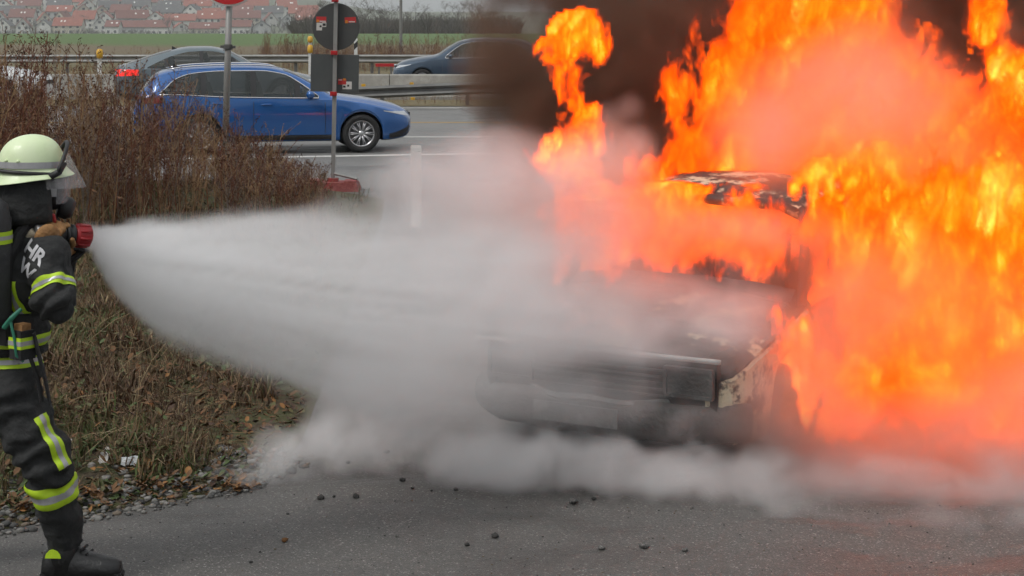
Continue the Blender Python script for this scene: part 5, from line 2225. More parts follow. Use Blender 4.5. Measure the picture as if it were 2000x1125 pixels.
NAX = Vector((.78, .60, -.13)).normalized()
TIP = Vector((P(174, 461, 7.29).x, 7.29, P(174, 461, 7.29).z))
gripA = TIP - NAX * .175
gripB = TIP - NAX * .215 + Vector((0, 0, -.10))
glove(wrL + Vector((.0, .01, .0)), TIP - NAX * .135 + UP * -.0, NAX, Vector((-.35, .55, -.6)), 'left')
glove(wrR, TIP - NAX * .20 + UP * .0, NAX, Vector((.45, -.75, -.25)), 'right')

# breathing apparatus, straps, belt
APP = mat('apparatus_cover', (.030, .031, .033), .8, (.045, .046, .048), 12, bump=.4)
m_ = MB()
bkc = chest - FX * .20 + RX * .055 + UP * .06
m_.tube([bkc + UP * -.25 + FX * .02, bkc + UP * -.2, bkc + UP * .17, bkc + UP * .25, bkc + UP * .29], [.06, .09, .095, .08, .03], 18)
cyl = attach(m_.build('air_cylinder', APP, None, True))
m_ = MB()
for z, m in ((.12, 0),):
    m_.tube([bkc + UP * (z - .025), bkc + UP * (z + .025)], .0975, 18, cap=False)
sub(m_.build('reflective_band', HIVIS, None, True), cyl)
m_ = MB()
m_.tube([bkc + UP * .112, bkc + UP * .128], .0995, 18, cap=False)
sub(m_.build('silver_stripe', SILV, None, True), cyl)
m_ = MB()
m_.box(chest - FX * .155 + UP * .0, (.03, .26, .52), rotT)
attach(m_.build('back_plate', RUBB))


def strap(pts, w, m, name, t=.006):
    mb = MB()
    pts = [Vector(p) for p in pts]
    for i in range(len(pts) - 1):
        pass
    mb.tube(pts, [w] * len(pts), 8, flat=(1, t / w))
    return attach(mb.build(name, m))


def on_body(q, nrm, off=.012):
    hit = BVH.ray_cast(q + nrm * .5, -nrm, 1.0)
    return hit[0] + nrm * off if hit[0] is not None else q


for s_ in (1, -1):
    pts = []
    for t in np.linspace(0, 1, 13):
        th = math.pi * (t * 1.15 - .08)
        nrm = (-FX * math.cos(th) + UP * math.sin(th) + RX * s_ * .05).normalized()
        pts.append(on_body(chest + RX * (.095 * s_) + UP * .06, nrm))
    mb = MB()
    mb.tube(pts, .026, 8)
    attach(mb.build('shoulder_strap', BLKF))
pts = [on_body(Vector((pel.x, pel.y, .965)), (FX * math.cos(a_) + RX * math.sin(a_)).normalized(), .008) for a_ in np.linspace(0, 2 * math.pi, 25)]
mb = MB()
mb.tube(pts, .018, 8, cap=False)
attach(mb.build('waist_belt', BLKF))
# pouch with yellow tape on the belt, green lanyard, hanging strap
pc_ = wp(44, 672, 7.02)
m_ = MB()
m_.box(pc_, (.075, .07, .115), rotT, taper=.92)
po = attach(m_.build('belt_pouch', BLKF))
m_ = MB()
m_.box(pc_ + UP * .008 + Vector((0, -.0, 0)), (.080, .075, .045), rotT)
sub(m_.build('yellow_tape', HIVIS), po)
m_ = MB()
m_.box(pc_ + UP * .008, (.083, .078, .018), rotT)
sub(m_.build('silver_stripe', SILV), po)
m_ = MB()
m_.box(pc_ + UP * .068, (.045, .05, .03), rotT)
sub(m_.build('radio_top', LEAT), po)
GREENC = mat('green_cord', (.02, .16, .10), .6)
m_ = MB()
m_.tube([wp(8, 640, 7.0), wp(22, 622, 6.99), wp(42, 603, 7.0)], [.012, .011, .008], 8)
m_.tube([wp(20, 625, 6.99), wp(28, 660, 6.98), wp(32, 695, 6.98), wp(46, 706, 6.99)], .006, 6)
attach(m_.build('green_lanyard', GREENC))
m_ = MB()
m_.tube([wp(66, 650, 7.02), wp(75, 690, 7.03), wp(88, 740, 7.04), wp(98, 790, 7.05)], [.018, .02, .02, .016], 8, flat=(1, .3))
attach(m_.build('hanging_strap', BLKF))
m_ = MB()
m_.tube([wp(60, 700, 7.03), wp(74, 740, 7.04), wp(82, 785, 7.05)], .009, 8)
attach(m_.build('hose_line', RUBB))

# ------------------------------------------------------------------ nozzle and hose
NRED = mat('nozzle_red', (.36, .012, .016), .4, (.28, .010, .014), 30)
NMET = mat('nozzle_metal', (.22, .22, .22), .4, metal=.7)
noz = empty('fire_nozzle', TIP, 0, 'red and black fog nozzle on a hose in the gloved hands, spraying water', 'hose nozzle')


def nz_part(name, prof_, m, n=22):
    mb = MB()
    mb.lathe(prof_, (0, 0, 0), NAX, n)
    return mb.build(name, m, noz, True)


hd0 = MB()
hd0.lathe([(.028, -.006), (.042, 0), (.045, -.006), (.045, -.05), (.042, -.068), (.030, -.07)], (0, 0, 0), NAX, 26)
q_ = Vector((0, 0, 1)).rotation_difference(NAX)
for k_ in range(9):
    a_ = 2 * math.pi * k_ / 9
    c = q_ @ Vector((.044 * math.cos(a_), .044 * math.sin(a_), -.03))
    hd0.box(c, (.012, .012, .05), (q_ @ Matrix.Rotation(a_, 3, 'Z').to_quaternion()).to_matrix())
hd0.build('spray_head', NRED, noz, True)
nz_part('collar', [(.036, -.07), (.044, -.073), (.044, -.083), (.038, -.086), (.038, -.095), (.044, -.098), (.044, -.108), (.03, -.11)], RUBB)
nz_part('barrel', [(.028, -.105), (.028, -.20), (.034, -.205), (.034, -.235), (.026, -.24)], NMET)
m_ = MB()
m_.tube([-NAX * .15 + UP * .03, -NAX * .16 + UP * .075, -NAX * .20 + UP * .085, -NAX * .23 + UP * .06], .011, 8)
m_.build('bail_handle', NRED, noz, True)
m_ = MB()
m_.tube([-NAX * .20 - UP * .02, -NAX * .215 - UP * .06, -NAX * .22 - UP * .13], [.018, .017, .016], 10)
m_.build('pistol_grip', NRED, noz, True)
HOSE = mat('hose_jacket', (.33, .29, .22), .85, (.25, .21, .15), 30, bump=.4, bscale=120)
hs_ = -NAX * .31
m_ = MB()
hs_ = -NAX * .235
hp_ = [hs_, hs_ + Vector((-.05, .02, -.05)), hs_ + Vector((-.10, .10, -.18)), hs_ + Vector((-.18, .20, -.42)), hs_ + Vector((-.34, .26, -.76)), hs_ + Vector((-.58, .24, -1.14)), hs_ + Vector((-.95, .2, -1.36)), hs_ + Vector((-1.6, .1, -1.415)), hs_ + Vector((-2.6, -.3, -1.415))]
fine = []
for i in range(len(hp_) - 1):
    for t in np.linspace(0, 1, 6)[:-1]:
        p0_, p1_, p2_, p3_ = hp_[max(i - 1, 0)], hp_[i], hp_[i + 1], hp_[min(i + 2, len(hp_) - 1)]
        fine.append(.5 * ((2 * p1_) + (p2_ - p0_) * t + (2 * p0_ - 5 * p1_ + 4 * p2_ - p3_) * t * t + (3 * p1_ - p0_ - 3 * p2_ + p3_) * t ** 3))
m_.tube(fine, .026, 12)
m_.build('hose', HOSE, noz, True)
print('firefighter', round(time.time() - T0, 1))
# ------------------------------------------------------------------ flames, smoke, steam, spray (voxel volumes)
def grid_volume(name, lo, voxel, data, mt):
    """fog volume whose voxels come from a numpy array, through a Volume Cube"""
    nx, ny, nz = data.shape
    me = bpy.data.meshes.new(name)
    me.vertices.add(data.size)
    at = me.attributes.new('voxel_value', 'FLOAT', 'POINT')
    at.data.foreach_set('value', np.ascontiguousarray(data, np.float32).ravel())
    me.materials.append(mt)
    ob = link(name, me)
    ng = bpy.data.node_groups.new(name + '_voxels', 'GeometryNodeTree')
    ng.interface.new_socket('Geometry', in_out='INPUT', socket_type='NodeSocketGeometry')
    ng.interface.new_socket('Geometry', in_out='OUTPUT', socket_type='NodeSocketGeometry')
    N, L = ng.nodes, ng.links
    gi, go = N.new('NodeGroupInput'), N.new('NodeGroupOutput')
    pos_ = N.new('GeometryNodeInputPosition')

    def vm(op, a_, b_=(0, 0, 0), s_=None):
        n = N.new('ShaderNodeVectorMath')
        n.operation = op
        L.new(a_, n.inputs[0])
        n.inputs[1].default_value = b_
        if s_ is not None:
            n.inputs['Scale'].default_value = s_
        return n
    p = vm('SUBTRACT', pos_.outputs[0], tuple(lo)).outputs[0]
    p = vm('SCALE', p, s_=1 / voxel).outputs[0]
    p = vm('ADD', p, (.5, .5, .5)).outputs[0]
    p = vm('FLOOR', p).outputs[0]
    d = vm('DOT_PRODUCT', p, (ny * nz, nz, 1)).outputs['Value']
    ri = N.new('FunctionNodeFloatToInt')
    L.new(d, ri.inputs[0])
    na = N.new('GeometryNodeInputNamedAttribute')
    na.data_type = 'FLOAT'
    na.inputs['Name'].default_value = 'voxel_value'
    si = N.new('GeometryNodeSampleIndex')
    si.data_type, si.domain, si.clamp = 'FLOAT', 'POINT', True
    L.new(gi.outputs[0], si.inputs[0])
    L.new(na.outputs[0], si.inputs['Value'])
    L.new(ri.outputs[0], si.inputs['Index'])
    vc = N.new('GeometryNodeVolumeCube')
    L.new(si.outputs[0], vc.inputs['Density'])
    vc.inputs['Min'].default_value = tuple(lo)
    vc.inputs['Max'].default_value = tuple(lo[i] + voxel * (data.shape[i] - 1) for i in range(3))
    for i, k_ in enumerate('XYZ'):
        vc.inputs['Resolution ' + k_].default_value = data.shape[i]
    sm = N.new('GeometryNodeSetMaterial')
    sm.inputs['Material'].default_value = mt
    L.new(vc.outputs[0], sm.inputs[0])
    L.new(sm.outputs[0], go.inputs[0])
    md = ob.modifiers.new('voxels', 'NODES')
    md.node_group = ng
    return ob


def volmat(name, dens, color, em=None, aniso=0.0, absorb=None, estr=1.0):
    m = bpy.data.materials.new(name)
    m.use_nodes = True
    nt = m.node_tree
    nt.nodes.remove(nt.nodes['Principled BSDF'])
    v = nt.nodes.new('ShaderNodeVolumePrincipled')
    nt.links.new(v.outputs[0], nt.nodes['Material Output'].inputs['Volume'])
    v.inputs['Density Attribute'].default_value = 'density'
    v.inputs['Density'].default_value = dens
    v.inputs['Color'].default_value = (*color, 1)
    v.inputs['Anisotropy'].default_value = aniso
    if absorb:
        v.inputs['Absorption Color'].default_value = (*absorb, 1)
    if em:
        at = nt.nodes.new('ShaderNodeAttribute')
        at.attribute_name = 'density'
        r = nt.nodes.new('ShaderNodeValToRGB')
        nt.links.new(at.outputs['Fac'], r.inputs[0])
        e = r.color_ramp.elements
        for i, (p_, c_) in enumerate(em):
            q = e[i] if i < 2 else e.new(p_)
            q.position, q.color = p_, (*c_, 1)
        mm = nt.nodes.new('ShaderNodeMath')
        mm.operation = 'MULTIPLY'
        nt.links.new(at.outputs['Fac'], mm.inputs[0])
        mm.inputs[1].default_value = dens * estr
        nt.links.new(r.outputs[0], v.inputs['Emission Color'])
        nt.links.new(mm.outputs[0], v.inputs['Emission Strength'])
    return m


class Grid:
    def __init__(s, lo, hi, voxel):
        s.lo, s.v = np.array(lo, float), voxel
        s.shape = tuple(int((hi[i] - lo[i]) / voxel) + 1 for i in range(3))
        s.ax = [(lo[i] + voxel * np.arange(s.shape[i])).astype(np.float32) for i in range(3)]
        s.mask = np.zeros(s.shape, np.float32)

    def blob(s, px, py, Y, rx, ry, rz, w=1.0, soft=1.0, add=False):
        """soft ellipsoid centred where the photo pixel lies at depth Y"""
        c = P(px, py, Y)
        sl, g = [], []
        for i, r in enumerate((rx, ry, rz)):
            a0, a1 = np.searchsorted(s.ax[i], (c[i] - r, c[i] + r))
            if a1 <= a0:
                return
            sl.append(slice(a0, a1))
            g.append((s.ax[i][a0:a1] - c[i]) / r)
        q = np.sqrt(g[0][:, None, None] ** 2 + g[1][None, :, None] ** 2 + g[2][None, None, :] ** 2)
        val = w * (np.clip((1 - q) * soft, 0, 1) if soft > 0 else np.clip(1 - q * q, 0, 1) ** 2)
        sub_ = s.mask[tuple(sl)]
        if add:
            sub_ += val
        else:
            np.maximum(sub_, val, out=sub_)

    def active(s, thr=1e-4):
        idx = np.nonzero(s.mask > thr)
        return idx, s.ax[0][idx[0]], s.ax[1][idx[1]], s.ax[2][idx[2]], s.mask[idx]

    def fill(s, idx, val):
        out = np.zeros(s.shape, np.float32)
        out[idx] = val
        for i in range(3):                      # keep the outermost voxels empty
            sl = [slice(None)] * 3
            for k_ in (0, -1):
                sl[i] = k_
                out[tuple(sl)] = 0
        return out


# ---- flames
fg = Grid((-.05, 9.15, .02), (4.5, 12.9, 3.3), .022)
for b in [
    # main blaze over roof and cabin
    (1640, 330, 11.6, 1.25, .95, 1.1, 1.0), (1460, 150, 11.7, .55, .6, .75, 1.0), (1390, 300, 11.5, .42, .5, .55, .95),
    (1500, 20, 11.8, .60, .6, .65, 1.1), (1620, -40, 11.9, .55, .6, .8, 1.0), (1560, -150, 11.9, .6, .6, .8, .9),
    (1760, 420, 11.2, 1.0, .8, .8, 1.0), (1900, 520, 11.0, .95, .8, .9, 1.0), (1990, 380, 11.4, .8, .7, .8, 1.0), (1850, 760, 10.6, .9, .7, .65, 1.0),
    (2080, 700, 10.8, .9, .8, .9, 1.0), (1690, 700, 10.4, .55, .5, .6, .95), (2150, 450, 11.4, .9, .8, 1.0, .9),
    (1330, 190, 11.6, .20, .3, .28, .8), (1310, 350, 11.3, .25, .3, .3, .9),
    # cabin and windscreen
    (1300, 470, 10.6, .60, .45, .36, 1.0), (1160, 450, 10.75, .42, .35, .32, .95), (1450, 470, 10.5, .50, .4, .36, 1.0), (1100, 390, 10.9, .28, .3, .25, .8),
    (1250, 430, 10.2, .50, .30, .30, .85), (1380, 470, 10.1, .42, .28, .26, .85), (1120, 470, 10.3, .35, .28, .28, .8), (1200, 520, 10.0, .40, .22, .16, .75), (1480, 420, 10.2, .3, .25, .2, .8),
    (1700, 900, 9.35, .45, .25, .22, .8), (1850, 900, 9.3, .5, .3, .28, .85), (2000, 880, 9.3, .5, .3, .35, .85), (1620, 560, 9.9, .25, .22, .3, .7), (2150, 850, 9.3, .5, .4, .5, .85),
    (1640, 420, 10.0, .28, .22, .28, .85), (1620, 500, 9.85, .2, .2, .25, .7), (1680, 560, 9.7, .35, .25, .3, .8), (1600, 700, 9.5, .2, .18, .16, .8),
    (1750, 930, 9.0, .42, .22, .20, .8), (1900, 935, 8.95, .45, .25, .24, .85), (2050, 930, 8.9, .5, .3, .3, .85), (1620, 900, 9.1, .25, .18, .12, .7),
    # thin veils of flame in front of pillar, door and wheel
    (1650, 600, 9.35, .42, .2, .62, .75), (1760, 700, 9.3, .5, .25, .6, .75), (1620, 790, 9.15, .30, .2, .28, .7), (1590, 480, 9.7, .24, .16, .34, .72), (1850, 500, 9.4, .6, .25, .6, .7), (2000, 700, 9.2, .6, .3, .7, .7), (1480, 470, 9.8, .3, .16, .2, .5), (1560, 720, 9.2, .18, .14, .16, .7), (1250, 500, 9.9, .5, .16, .2, .55), (1290, 385, 10.1, .16, .12, .14, .9), (1240, 350, 10.3, .2, .15, .2, .85), (1610, 640, 9.4, .2, .16, .3, .72),
    # detached column on the left
    (1135, 75, 11.2, .23, .20, .20, .95), (1090, 100, 11.2, .19, .16, .11, .85), (1165, 85, 11.2, .10, .12, .16, .8), (1115, 150, 11.2, .15, .15, .18, .85), (1120, 195, 11.2, .11, .12, .12, .75),
    (1140, 255, 11.2, .21, .18, .20, .95), (1090, 300, 11.2, .22, .18, .14, .95), (1045, 318, 11.2, .14, .13, .10, .8), (1115, 330, 11.2, .22, .18, .12, .9),
    # top right streak
    (1925, 20, 11.6, .22, .22, .30, .95), (1955, 110, 11.6, .18, .2, .24, .9), (1985, 180, 11.6, .2, .2, .22, .95), (2040, 250, 11.6, .3, .3, .35, .95), (1890, 150, 11.8, .12, .15, .12, .6),
    # yellow tongues on the near side
    (1640, 350, 9.95, .36, .20, .16, 1.45), (1570, 365, 9.95, .18, .15, .10, 1.3), (1720, 320, 9.95, .30, .20, .15, 1.4), (1830, 320, 10.0, .32, .2, .22, 1.35), (1940, 360, 10.0, .32, .2, .25, 1.35), (2050, 400, 10.0, .35, .2, .3, 1.3),
    (1780, 270, 10.1, .16, .15, .16, 1.2), (1860, 270, 10.1, .14, .15, .14, 1.2), (1900, 600, 9.9, .35, .2, .32, 1.25), (1990, 640, 9.8, .35, .2, .35, 1.25), (1880, 530, 9.9, .12, .1, .2, 1.35), (1760, 560, 9.8, .12, .1, .07, 1.1),
    # wall of fire along the car's near flank
    (1720, 480, 10.0, .42, .32, .40, .80), (1850, 620, 9.8, .5, .35, .5, .85), (1780, 800, 9.6, .55, .35, .40, .85), (1650, 640, 9.75, .26, .25, .36, .75), (1980, 760, 9.6, .6, .4, .5, .85), (1960, 480, 10.0, .5, .35, .5, .85), (2100, 600, 9.9, .6, .4, .7, .85), (1640, 830, 9.4, .3, .2, .2, .75), (1660, 480, 10.1, .25, .2, .25, .7),
    (1560, 740, 9.55, .20, .15, .10, 1.3), (1640, 740, 9.6, .30, .2, .14, 1.25), (1720, 760, 9.6, .3, .2, .16, 1.2), (1680, 850, 9.45, .22, .15, .12, 1.1), (1820, 880, 9.5, .3, .2, .14, 1.1), (1950, 830, 9.6, .35, .2, .25, 1.1),
    # little flames at bumper, wheel and bonnet edge
    (1428, 830, 8.95, .045, .045, .085, 1.3), (1400, 845, 8.95, .06, .05, .05, 1.2), (1415, 850, 8.95, .09, .06, .05, 1.0), (1385, 800, 9.05, .03, .03, .03, 1.1), (1400, 573, 9.75, .09, .06, .035, 1.0), (1350, 577, 9.8, .05, .05, .025, .9),
]:
    fg.blob(*b)
idx, X, Y, Z, M = fg.active()
lean = Z * .22
Xs, Ys = X - lean, Y
w1 = fbm(Xs * 1.5, Ys * 1.5, Z * .9 + 3, 3, 205)
w2 = fbm(Xs * 1.5 + 9, Ys * 1.5 + 4, Z * .9, 3, 215)
f1 = fbm(Xs * 8 + w1, Ys * 8, Z * 2.6 + w2, 3, 225, .62)
f2 = fbm(Xs * 9 + 5, Ys * 9 + w1, Z * 2.6, 3, 235, .62)
# lick the outline: read the envelope at displaced places
sx = np.clip(idx[0] + ((w1 * .13 + f1 * .060) / fg.v).astype(np.int32), 0, fg.shape[0] - 1)
sy = np.clip(idx[1] + ((w2 * .10 + f2 * .04) / fg.v).astype(np.int32), 0, fg.shape[1] - 1)
sz_ = np.clip(idx[2] + ((w2 * .16 + f2 * .17 - .05) / fg.v).astype(np.int32), 0, fg.shape[2] - 1)
Mw = fg.mask[sx, sy, sz_]
n1 = fbm(Xs * 2.2 + w1 * .8, Ys * 2.2 + w2 * .8, Z * 1.05 + w1 * .55, 5, 240, .58)
n2 = fbm(Xs * 8 + w1 * 2.4, Ys * 8 + w2 * 2.4, Z * 3.2 + w2 * 1.6, 3, 260, .6)
ridge = 1 - np.abs(n2)
Mp = np.clip(Mw * 2.0, 0, 1)
hot = np.clip(Mw - .60, 0, .6)
T = (Mp - 1) * 1.0 + .40 + n1 * .52 + (ridge - .70) * .20 + hot * .95
T = np.clip(T, 0, 1) * np.clip(Z / .10 + .2 + .6 * f1, 0, 1)


def flame_material():
    m = bpy.data.materials.new('flame_gas')
    m.use_nodes = True
    N, L = m.node_tree.nodes, m.node_tree.links
    N.remove(N['Principled BSDF'])
    v = N.new('ShaderNodeVolumePrincipled')
    L.new(v.outputs[0], N['Material Output'].inputs['Volume'])
    v.inputs['Density Attribute'].default_value = ''
    v.inputs['Color'].default_value = (0, 0, 0, 1)
    at = N.new('ShaderNodeAttribute')
    at.attribute_name = 'density'
    geo = N.new('ShaderNodeNewGeometry')
    mp = N.new('ShaderNodeMapping')
    mp.inputs['Rotation'].default_value = (0, R_(14), 0)
    mp.inputs['Scale'].default_value = (1.0, 1.0, .46)
    L.new(geo.outputs['Position'], mp.inputs[0])

    def nz(scale, det, rough, dist):
        n = N.new('ShaderNodeTexNoise')
        n.inputs['Scale'].default_value = scale
        n.inputs['Detail'].default_value = det
        n.inputs['Roughness'].default_value = rough
        n.inputs['Distortion'].default_value = dist
        L.new(mp.outputs[0], n.inputs['Vector'])
        return n.outputs['Fac']

    def ma(op, a_, b_, c_=None):
        n = N.new('ShaderNodeMath')
        n.operation = op
        for k_, x in enumerate((a_, b_, c_)):
            if x is None:
                continue
            if isinstance(x, (int, float)):
                n.inputs[k_].default_value = x
            else:
                L.new(x, n.inputs[k_])
        return n.outputs[0]
    f = nz(9.0, 4.0, .68, 1.5)
    g_ = nz(2.9, 2.0, .55, 1.2)
    c = ma('MULTIPLY_ADD', ma('SUBTRACT', g_, .5), .75, ma('SUBTRACT', f, .5))
    U = ma('MULTIPLY_ADD', c, .95, at.outputs['Fac'])
    gate = ma('GREATER_THAN', at.outputs['Fac'], .002)
    mr = N.new('ShaderNodeMapRange')
    mr.interpolation_type = 'SMOOTHSTEP'
    mr.inputs['From Min'].default_value, mr.inputs['From Max'].default_value = .02, .50
    mr.inputs['To Max'].default_value = 34
    L.new(U, mr.inputs['Value'])
    den = ma('MULTIPLY', mr.outputs[0], gate)
    L.new(den, v.inputs['Density'])
    L.new(den, v.inputs['Emission Strength'])
    cv = ma('MULTIPLY_ADD', c, 1.45, at.outputs['Fac'])
    r = N.new('ShaderNodeValToRGB')
    e = r.color_ramp.elements
    for k_, (p_, c_) in enumerate([(0, (.80, .030, .0)), (.12, (1.3, .075, .001)), (.30, (1.8, .165, .003)), (.50, (2.0, .33, .006)), (.64, (2.2, .64, .02)), (.84, (2.4, 1.15, .15))]):
        q = e[k_] if k_ < 2 else e.new(p_)
        q.position, q.color = p_, (*c_, 1)
    L.new(cv, r.inputs[0])
    L.new(r.outputs[0], v.inputs['Emission Color'])
    return m


flame_m = flame_material()
flame_m.cycles.volume_step_rate = .6
tag(grid_volume('flames', fg.lo, fg.v, fg.fill(idx, T), flame_m), 'roaring orange and yellow flames wrapping the burning car', 'fire', kind='stuff')
print('flames', fg.shape, len(X), round(time.time() - T0, 1))

# ---- dark smoke behind and around the fire
sg = Grid((-1.0, 8.4, .03), (4.8, 15.0, 3.9), .05)
for b in [
    (1180, 160, 13.2, 1.0, 1.0, 1.0, 1.0), (1350, 100, 13.2, 1.0, 1.0, 1.0, 1.1), (1080, 250, 13.0, .62, .7, .7, .95), (1250, 300, 12.8, .8, .7, .6, 1.0), (1150, -20, 13.4, .9, .8, .6, .9), (1020, 130, 13.2, .55, .7, .6, .8), (1050, 330, 12.6, .5, .6, .4, .8),
    (990, 60, 13.3, .42, .6, .6, .5), (1000, 180, 13.2, .40, .6, .5, .6), (1020, -60, 13.3, .5, .6, .5, .5), (1500, 0, 13.4, 1.2, 1.0, 1.2, 1.1), (1800, 60, 13.2, 1.3, 1.0, 1.2, 1.2), (2050, 100, 13.0, 1.2, 1.0, 1.2, 1.2), (1300, -200, 13.6, 1.4, 1.0, 1.0, 1.0), (1800, -250, 13.6, 1.8, 1.1, 1.1, 1.1),
    (1690, 20, 10.9, .16, .2, .16, 1.0), (1800, 40, 11.0, .3, .25, .2, 1.0), (1975, 60, 11.0, .12, .2, .2, .8),
    # sooty wisps in front: windscreen base, wheel arch
    (1500, 520, 9.75, .30, .16, .15, 1.0), (1400, 580, 9.7, .28, .15, .07, .9), (1600, 440, 9.9, .10, .12, .09, .9), (1560, 480, 9.85, .14, .12, .14, .9),
    (1480, 810, 8.75, .30, .15, .24, .95), (1560, 850, 8.8, .34, .16, .2, .95), (1450, 880, 8.7, .3, .15, .1, .6), (1520, 870, 9.25, .42, .2, .11, .75), (1480, 830, 9.3, .2, .15, .12, .6), (1600, 900, 9.2, .4, .2, .08, .7),
]:
    sg.blob(*b)
idx, X, Y, Z, M = sg.active()
w1 = fbm(X * 1.3, Y * 1.3, Z * 1.3, 2, 305)
n1 = fbm(X * 2.6 + w1, Y * 2.6, Z * 2.6 + w1, 4, 340, .6)
w2 = fbm(X * 1.3 + 5, Y * 1.3, Z * 1.3, 3, 315)
f1 = fbm(X * 4, Y * 4, Z * 4, 3, 325, .6)
Mw = sg.mask[np.clip(idx[0] + ((w1 * .22 + f1 * .10) / sg.v).astype(np.int32), 0, sg.shape[0] - 1), np.clip(idx[1] + (w2 * .2 / sg.v).astype(np.int32), 0, sg.shape[1] - 1), np.clip(idx[2] + ((w2 * .25 + f1 * .08) / sg.v).astype(np.int32), 0, sg.shape[2] - 1)]
D = np.clip(np.clip(Mw, 0, .6) * 1.9 * (1 + n1 * .9) - .12, 0, 1.3)
smoke_m = volmat('soot_smoke', 6, (.27, .17, .12))
tag(grid_volume('dark_smoke', sg.lo, sg.v, sg.fill(idx, D), smoke_m), 'thick dark brown smoke rolling up behind the flames', 'smoke', kind='stuff')

# ---- white steam along the ground and pink-lit steam in front of the fire
tg = Grid((-1.9, 7.4, .0), (4.4, 11.0, 2.35), .032)
for b in [
    # mist where the spray strikes bonnet and windscreen
    (1180, 650, 9.15, .60, .32, .19, .85), (1320, 625, 9.3, .52, .3, .15, .75), (1440, 590, 9.4, .35, .25, .13, .5), (1400, 610, 9.5, .45, .35, .14, .7), (1300, 570, 9.8, .42, .3, .11, .6), (1480, 640, 9.2, .3, .22, .12, .5), (1400, 655, 9.05, .42, .26, .11, .7), (1300, 690, 8.95, .45, .24, .09, .5), (1380, 700, 8.8, .34, .2, .12, .4), (1150, 770, 8.7, .55, .22, .2, .16), (1350, 790, 8.65, .4, .2, .2, .18), (1500, 760, 8.72, .26, .18, .2, .26), (1450, 850, 8.65, .34, .2, .18, .26), (1120, 600, 9.5, .5, .35, .2, .5), (1050, 640, 9.1, .55, .36, .32, .40), (950, 560, 9.2, .55, .42, .46, .36), (1000, 740, 8.9, .5, .3, .3, .08), (780, 740, 8.75, .46, .35, .34, .34), (680, 780, 8.75, .34, .3, .28, .3), (860, 820, 8.75, .4, .3, .22, .2),
    (1050, 430, 9.6, .55, .4, .46, .28), (1150, 340, 9.8, .42, .34, .36, .30), (1225, 300, 9.9, .24, .24, .24, .40), (1190, 230, 10.1, .14, .16, .14, .25), (1230, 210, 10.2, .14, .16, .12, .2), (1130, 520, 9.5, .50, .34, .3, .30), (1280, 570, 9.45, .46, .3, .17, .30), (1420, 440, 9.8, .46, .28, .14, .22), (1530, 450, 9.7, .36, .26, .2, .2),
    (900, 380, 9.9, .56, .46, .38, .30), (810, 350, 10.0, .40, .42, .26, .24), (980, 330, 10.0, .5, .46, .36, .3), (880, 300, 10.1, .36, .4, .2, .16),
    (1100, 800, 8.75, .6, .26, .28, .09), (1300, 820, 8.7, .5, .24, .26, .12), (1200, 680, 8.9, .55, .26, .12, .35), (1020, 670, 9.0, .5, .3, .18, .3), (860, 400, 9.9, .5, .5, .4, .2), (780, 360, 9.9, .3, .4, .25, .16), (960, 360, 9.9, .45, .45, .4, .22), (1480, 600, 9.15, .35, .22, .16, .22), (1850, 930, 8.6, .6, .3, .24, .3), (2050, 920, 8.6, .6, .3, .3, .3), (1650, 920, 8.7, .5, .28, .2, .3), (1250, 740, 8.75, .6, .25, .3, .08), (1350, 680, 8.9, .5, .28, .22, .22), (1180, 600, 9.1, .6, .3, .25, .30), (1400, 540, 9.4, .5, .26, .2, .22),

]:
    tg.blob(*b[:6], w=b[6], soft=0, add=True)
idx, X, Y, Z, M = tg.active()
w1 = fbm(X * 2.2, Y * 2.2, Z * 2.2, 3, 405)
w2 = fbm(X * 2.2 + 5, Y * 2.2, Z * 2.2, 3, 415)
n1 = fbm(X * 3.4 + w1 * .9, Y * 3.4 + w2 * .6, Z * 4.2 + w2 * .9, 4, 440, .55)
low = np.clip(1 - Z / .5, 0, 1)
D = np.clip(M * (1 + n1 * (.75 + .35 * low)) - .02 - .10 * low * np.clip(1 - n1, 0, 1), 0, 1.3)
steam_m = volmat('steam', 6.5, (.985, .985, .99), aniso=.35)
tag(grid_volume('drifting_steam', tg.lo, tg.v, tg.fill(idx, D), steam_m), 'grey-white mist where the spray strikes the bonnet and windscreen', 'steam', kind='stuff')
print('steam', tg.shape, round(time.time() - T0, 1))

# ---- thin glowing veil of mist between camera and blaze
vg = Grid((-.3, 8.2, .0), (4.4, 10.6, 2.7), .045)
for b in [
    (1580, 220, 9.8, .70, .4, .52, .45), (1700, 150, 9.9, .64, .4, .46, .50), (1800, 230, 9.8, .66, .4, .5, .45), (1480, 290, 9.9, .42, .34, .36, .4), (1900, 330, 9.7, .5, .35, .4, .25),
    (1100, 420, 9.4, .45, .35, .42, .50), (1180, 330, 9.6, .38, .34, .36, .45), (1250, 440, 9.4, .5, .35, .35, .42), (1400, 460, 9.5, .5, .3, .26, .40), (1540, 460, 9.5, .4, .3, .28, .36), (1080, 520, 9.3, .4, .3, .3, .4), (1250, 540, 9.3, .5, .3, .2, .4),
    (1620, 580, 9.0, .5, .34, .5, .42), (1740, 560, 9.0, .5, .34, .5, .30), (1600, 700, 8.9, .45, .3, .34, .45), (1900, 650, 8.9, .7, .4, .6, .20), (1560, 800, 8.7, .42, .26, .30, .50),
    (1640, 860, 8.7, .55, .34, .32, .55), (1780, 870, 8.65, .6, .36, .38, .60), (1950, 850, 8.6, .6, .4, .44, .60), (2100, 820, 8.6, .6, .45, .55, .6), (1850, 930, 8.45, .7, .3, .26, .5), (2050, 930, 8.4, .7, .3, .3, .5), (1650, 930, 8.5, .5, .28, .2, .4),
    (1480, 720, 8.75, .3, .22, .22, .45), (1470, 840, 8.6, .34, .22, .24, .55), (1560, 880, 8.55, .35, .22, .2, .5),
]:
    vg.blob(*b[:6], w=b[6], soft=0, add=True)
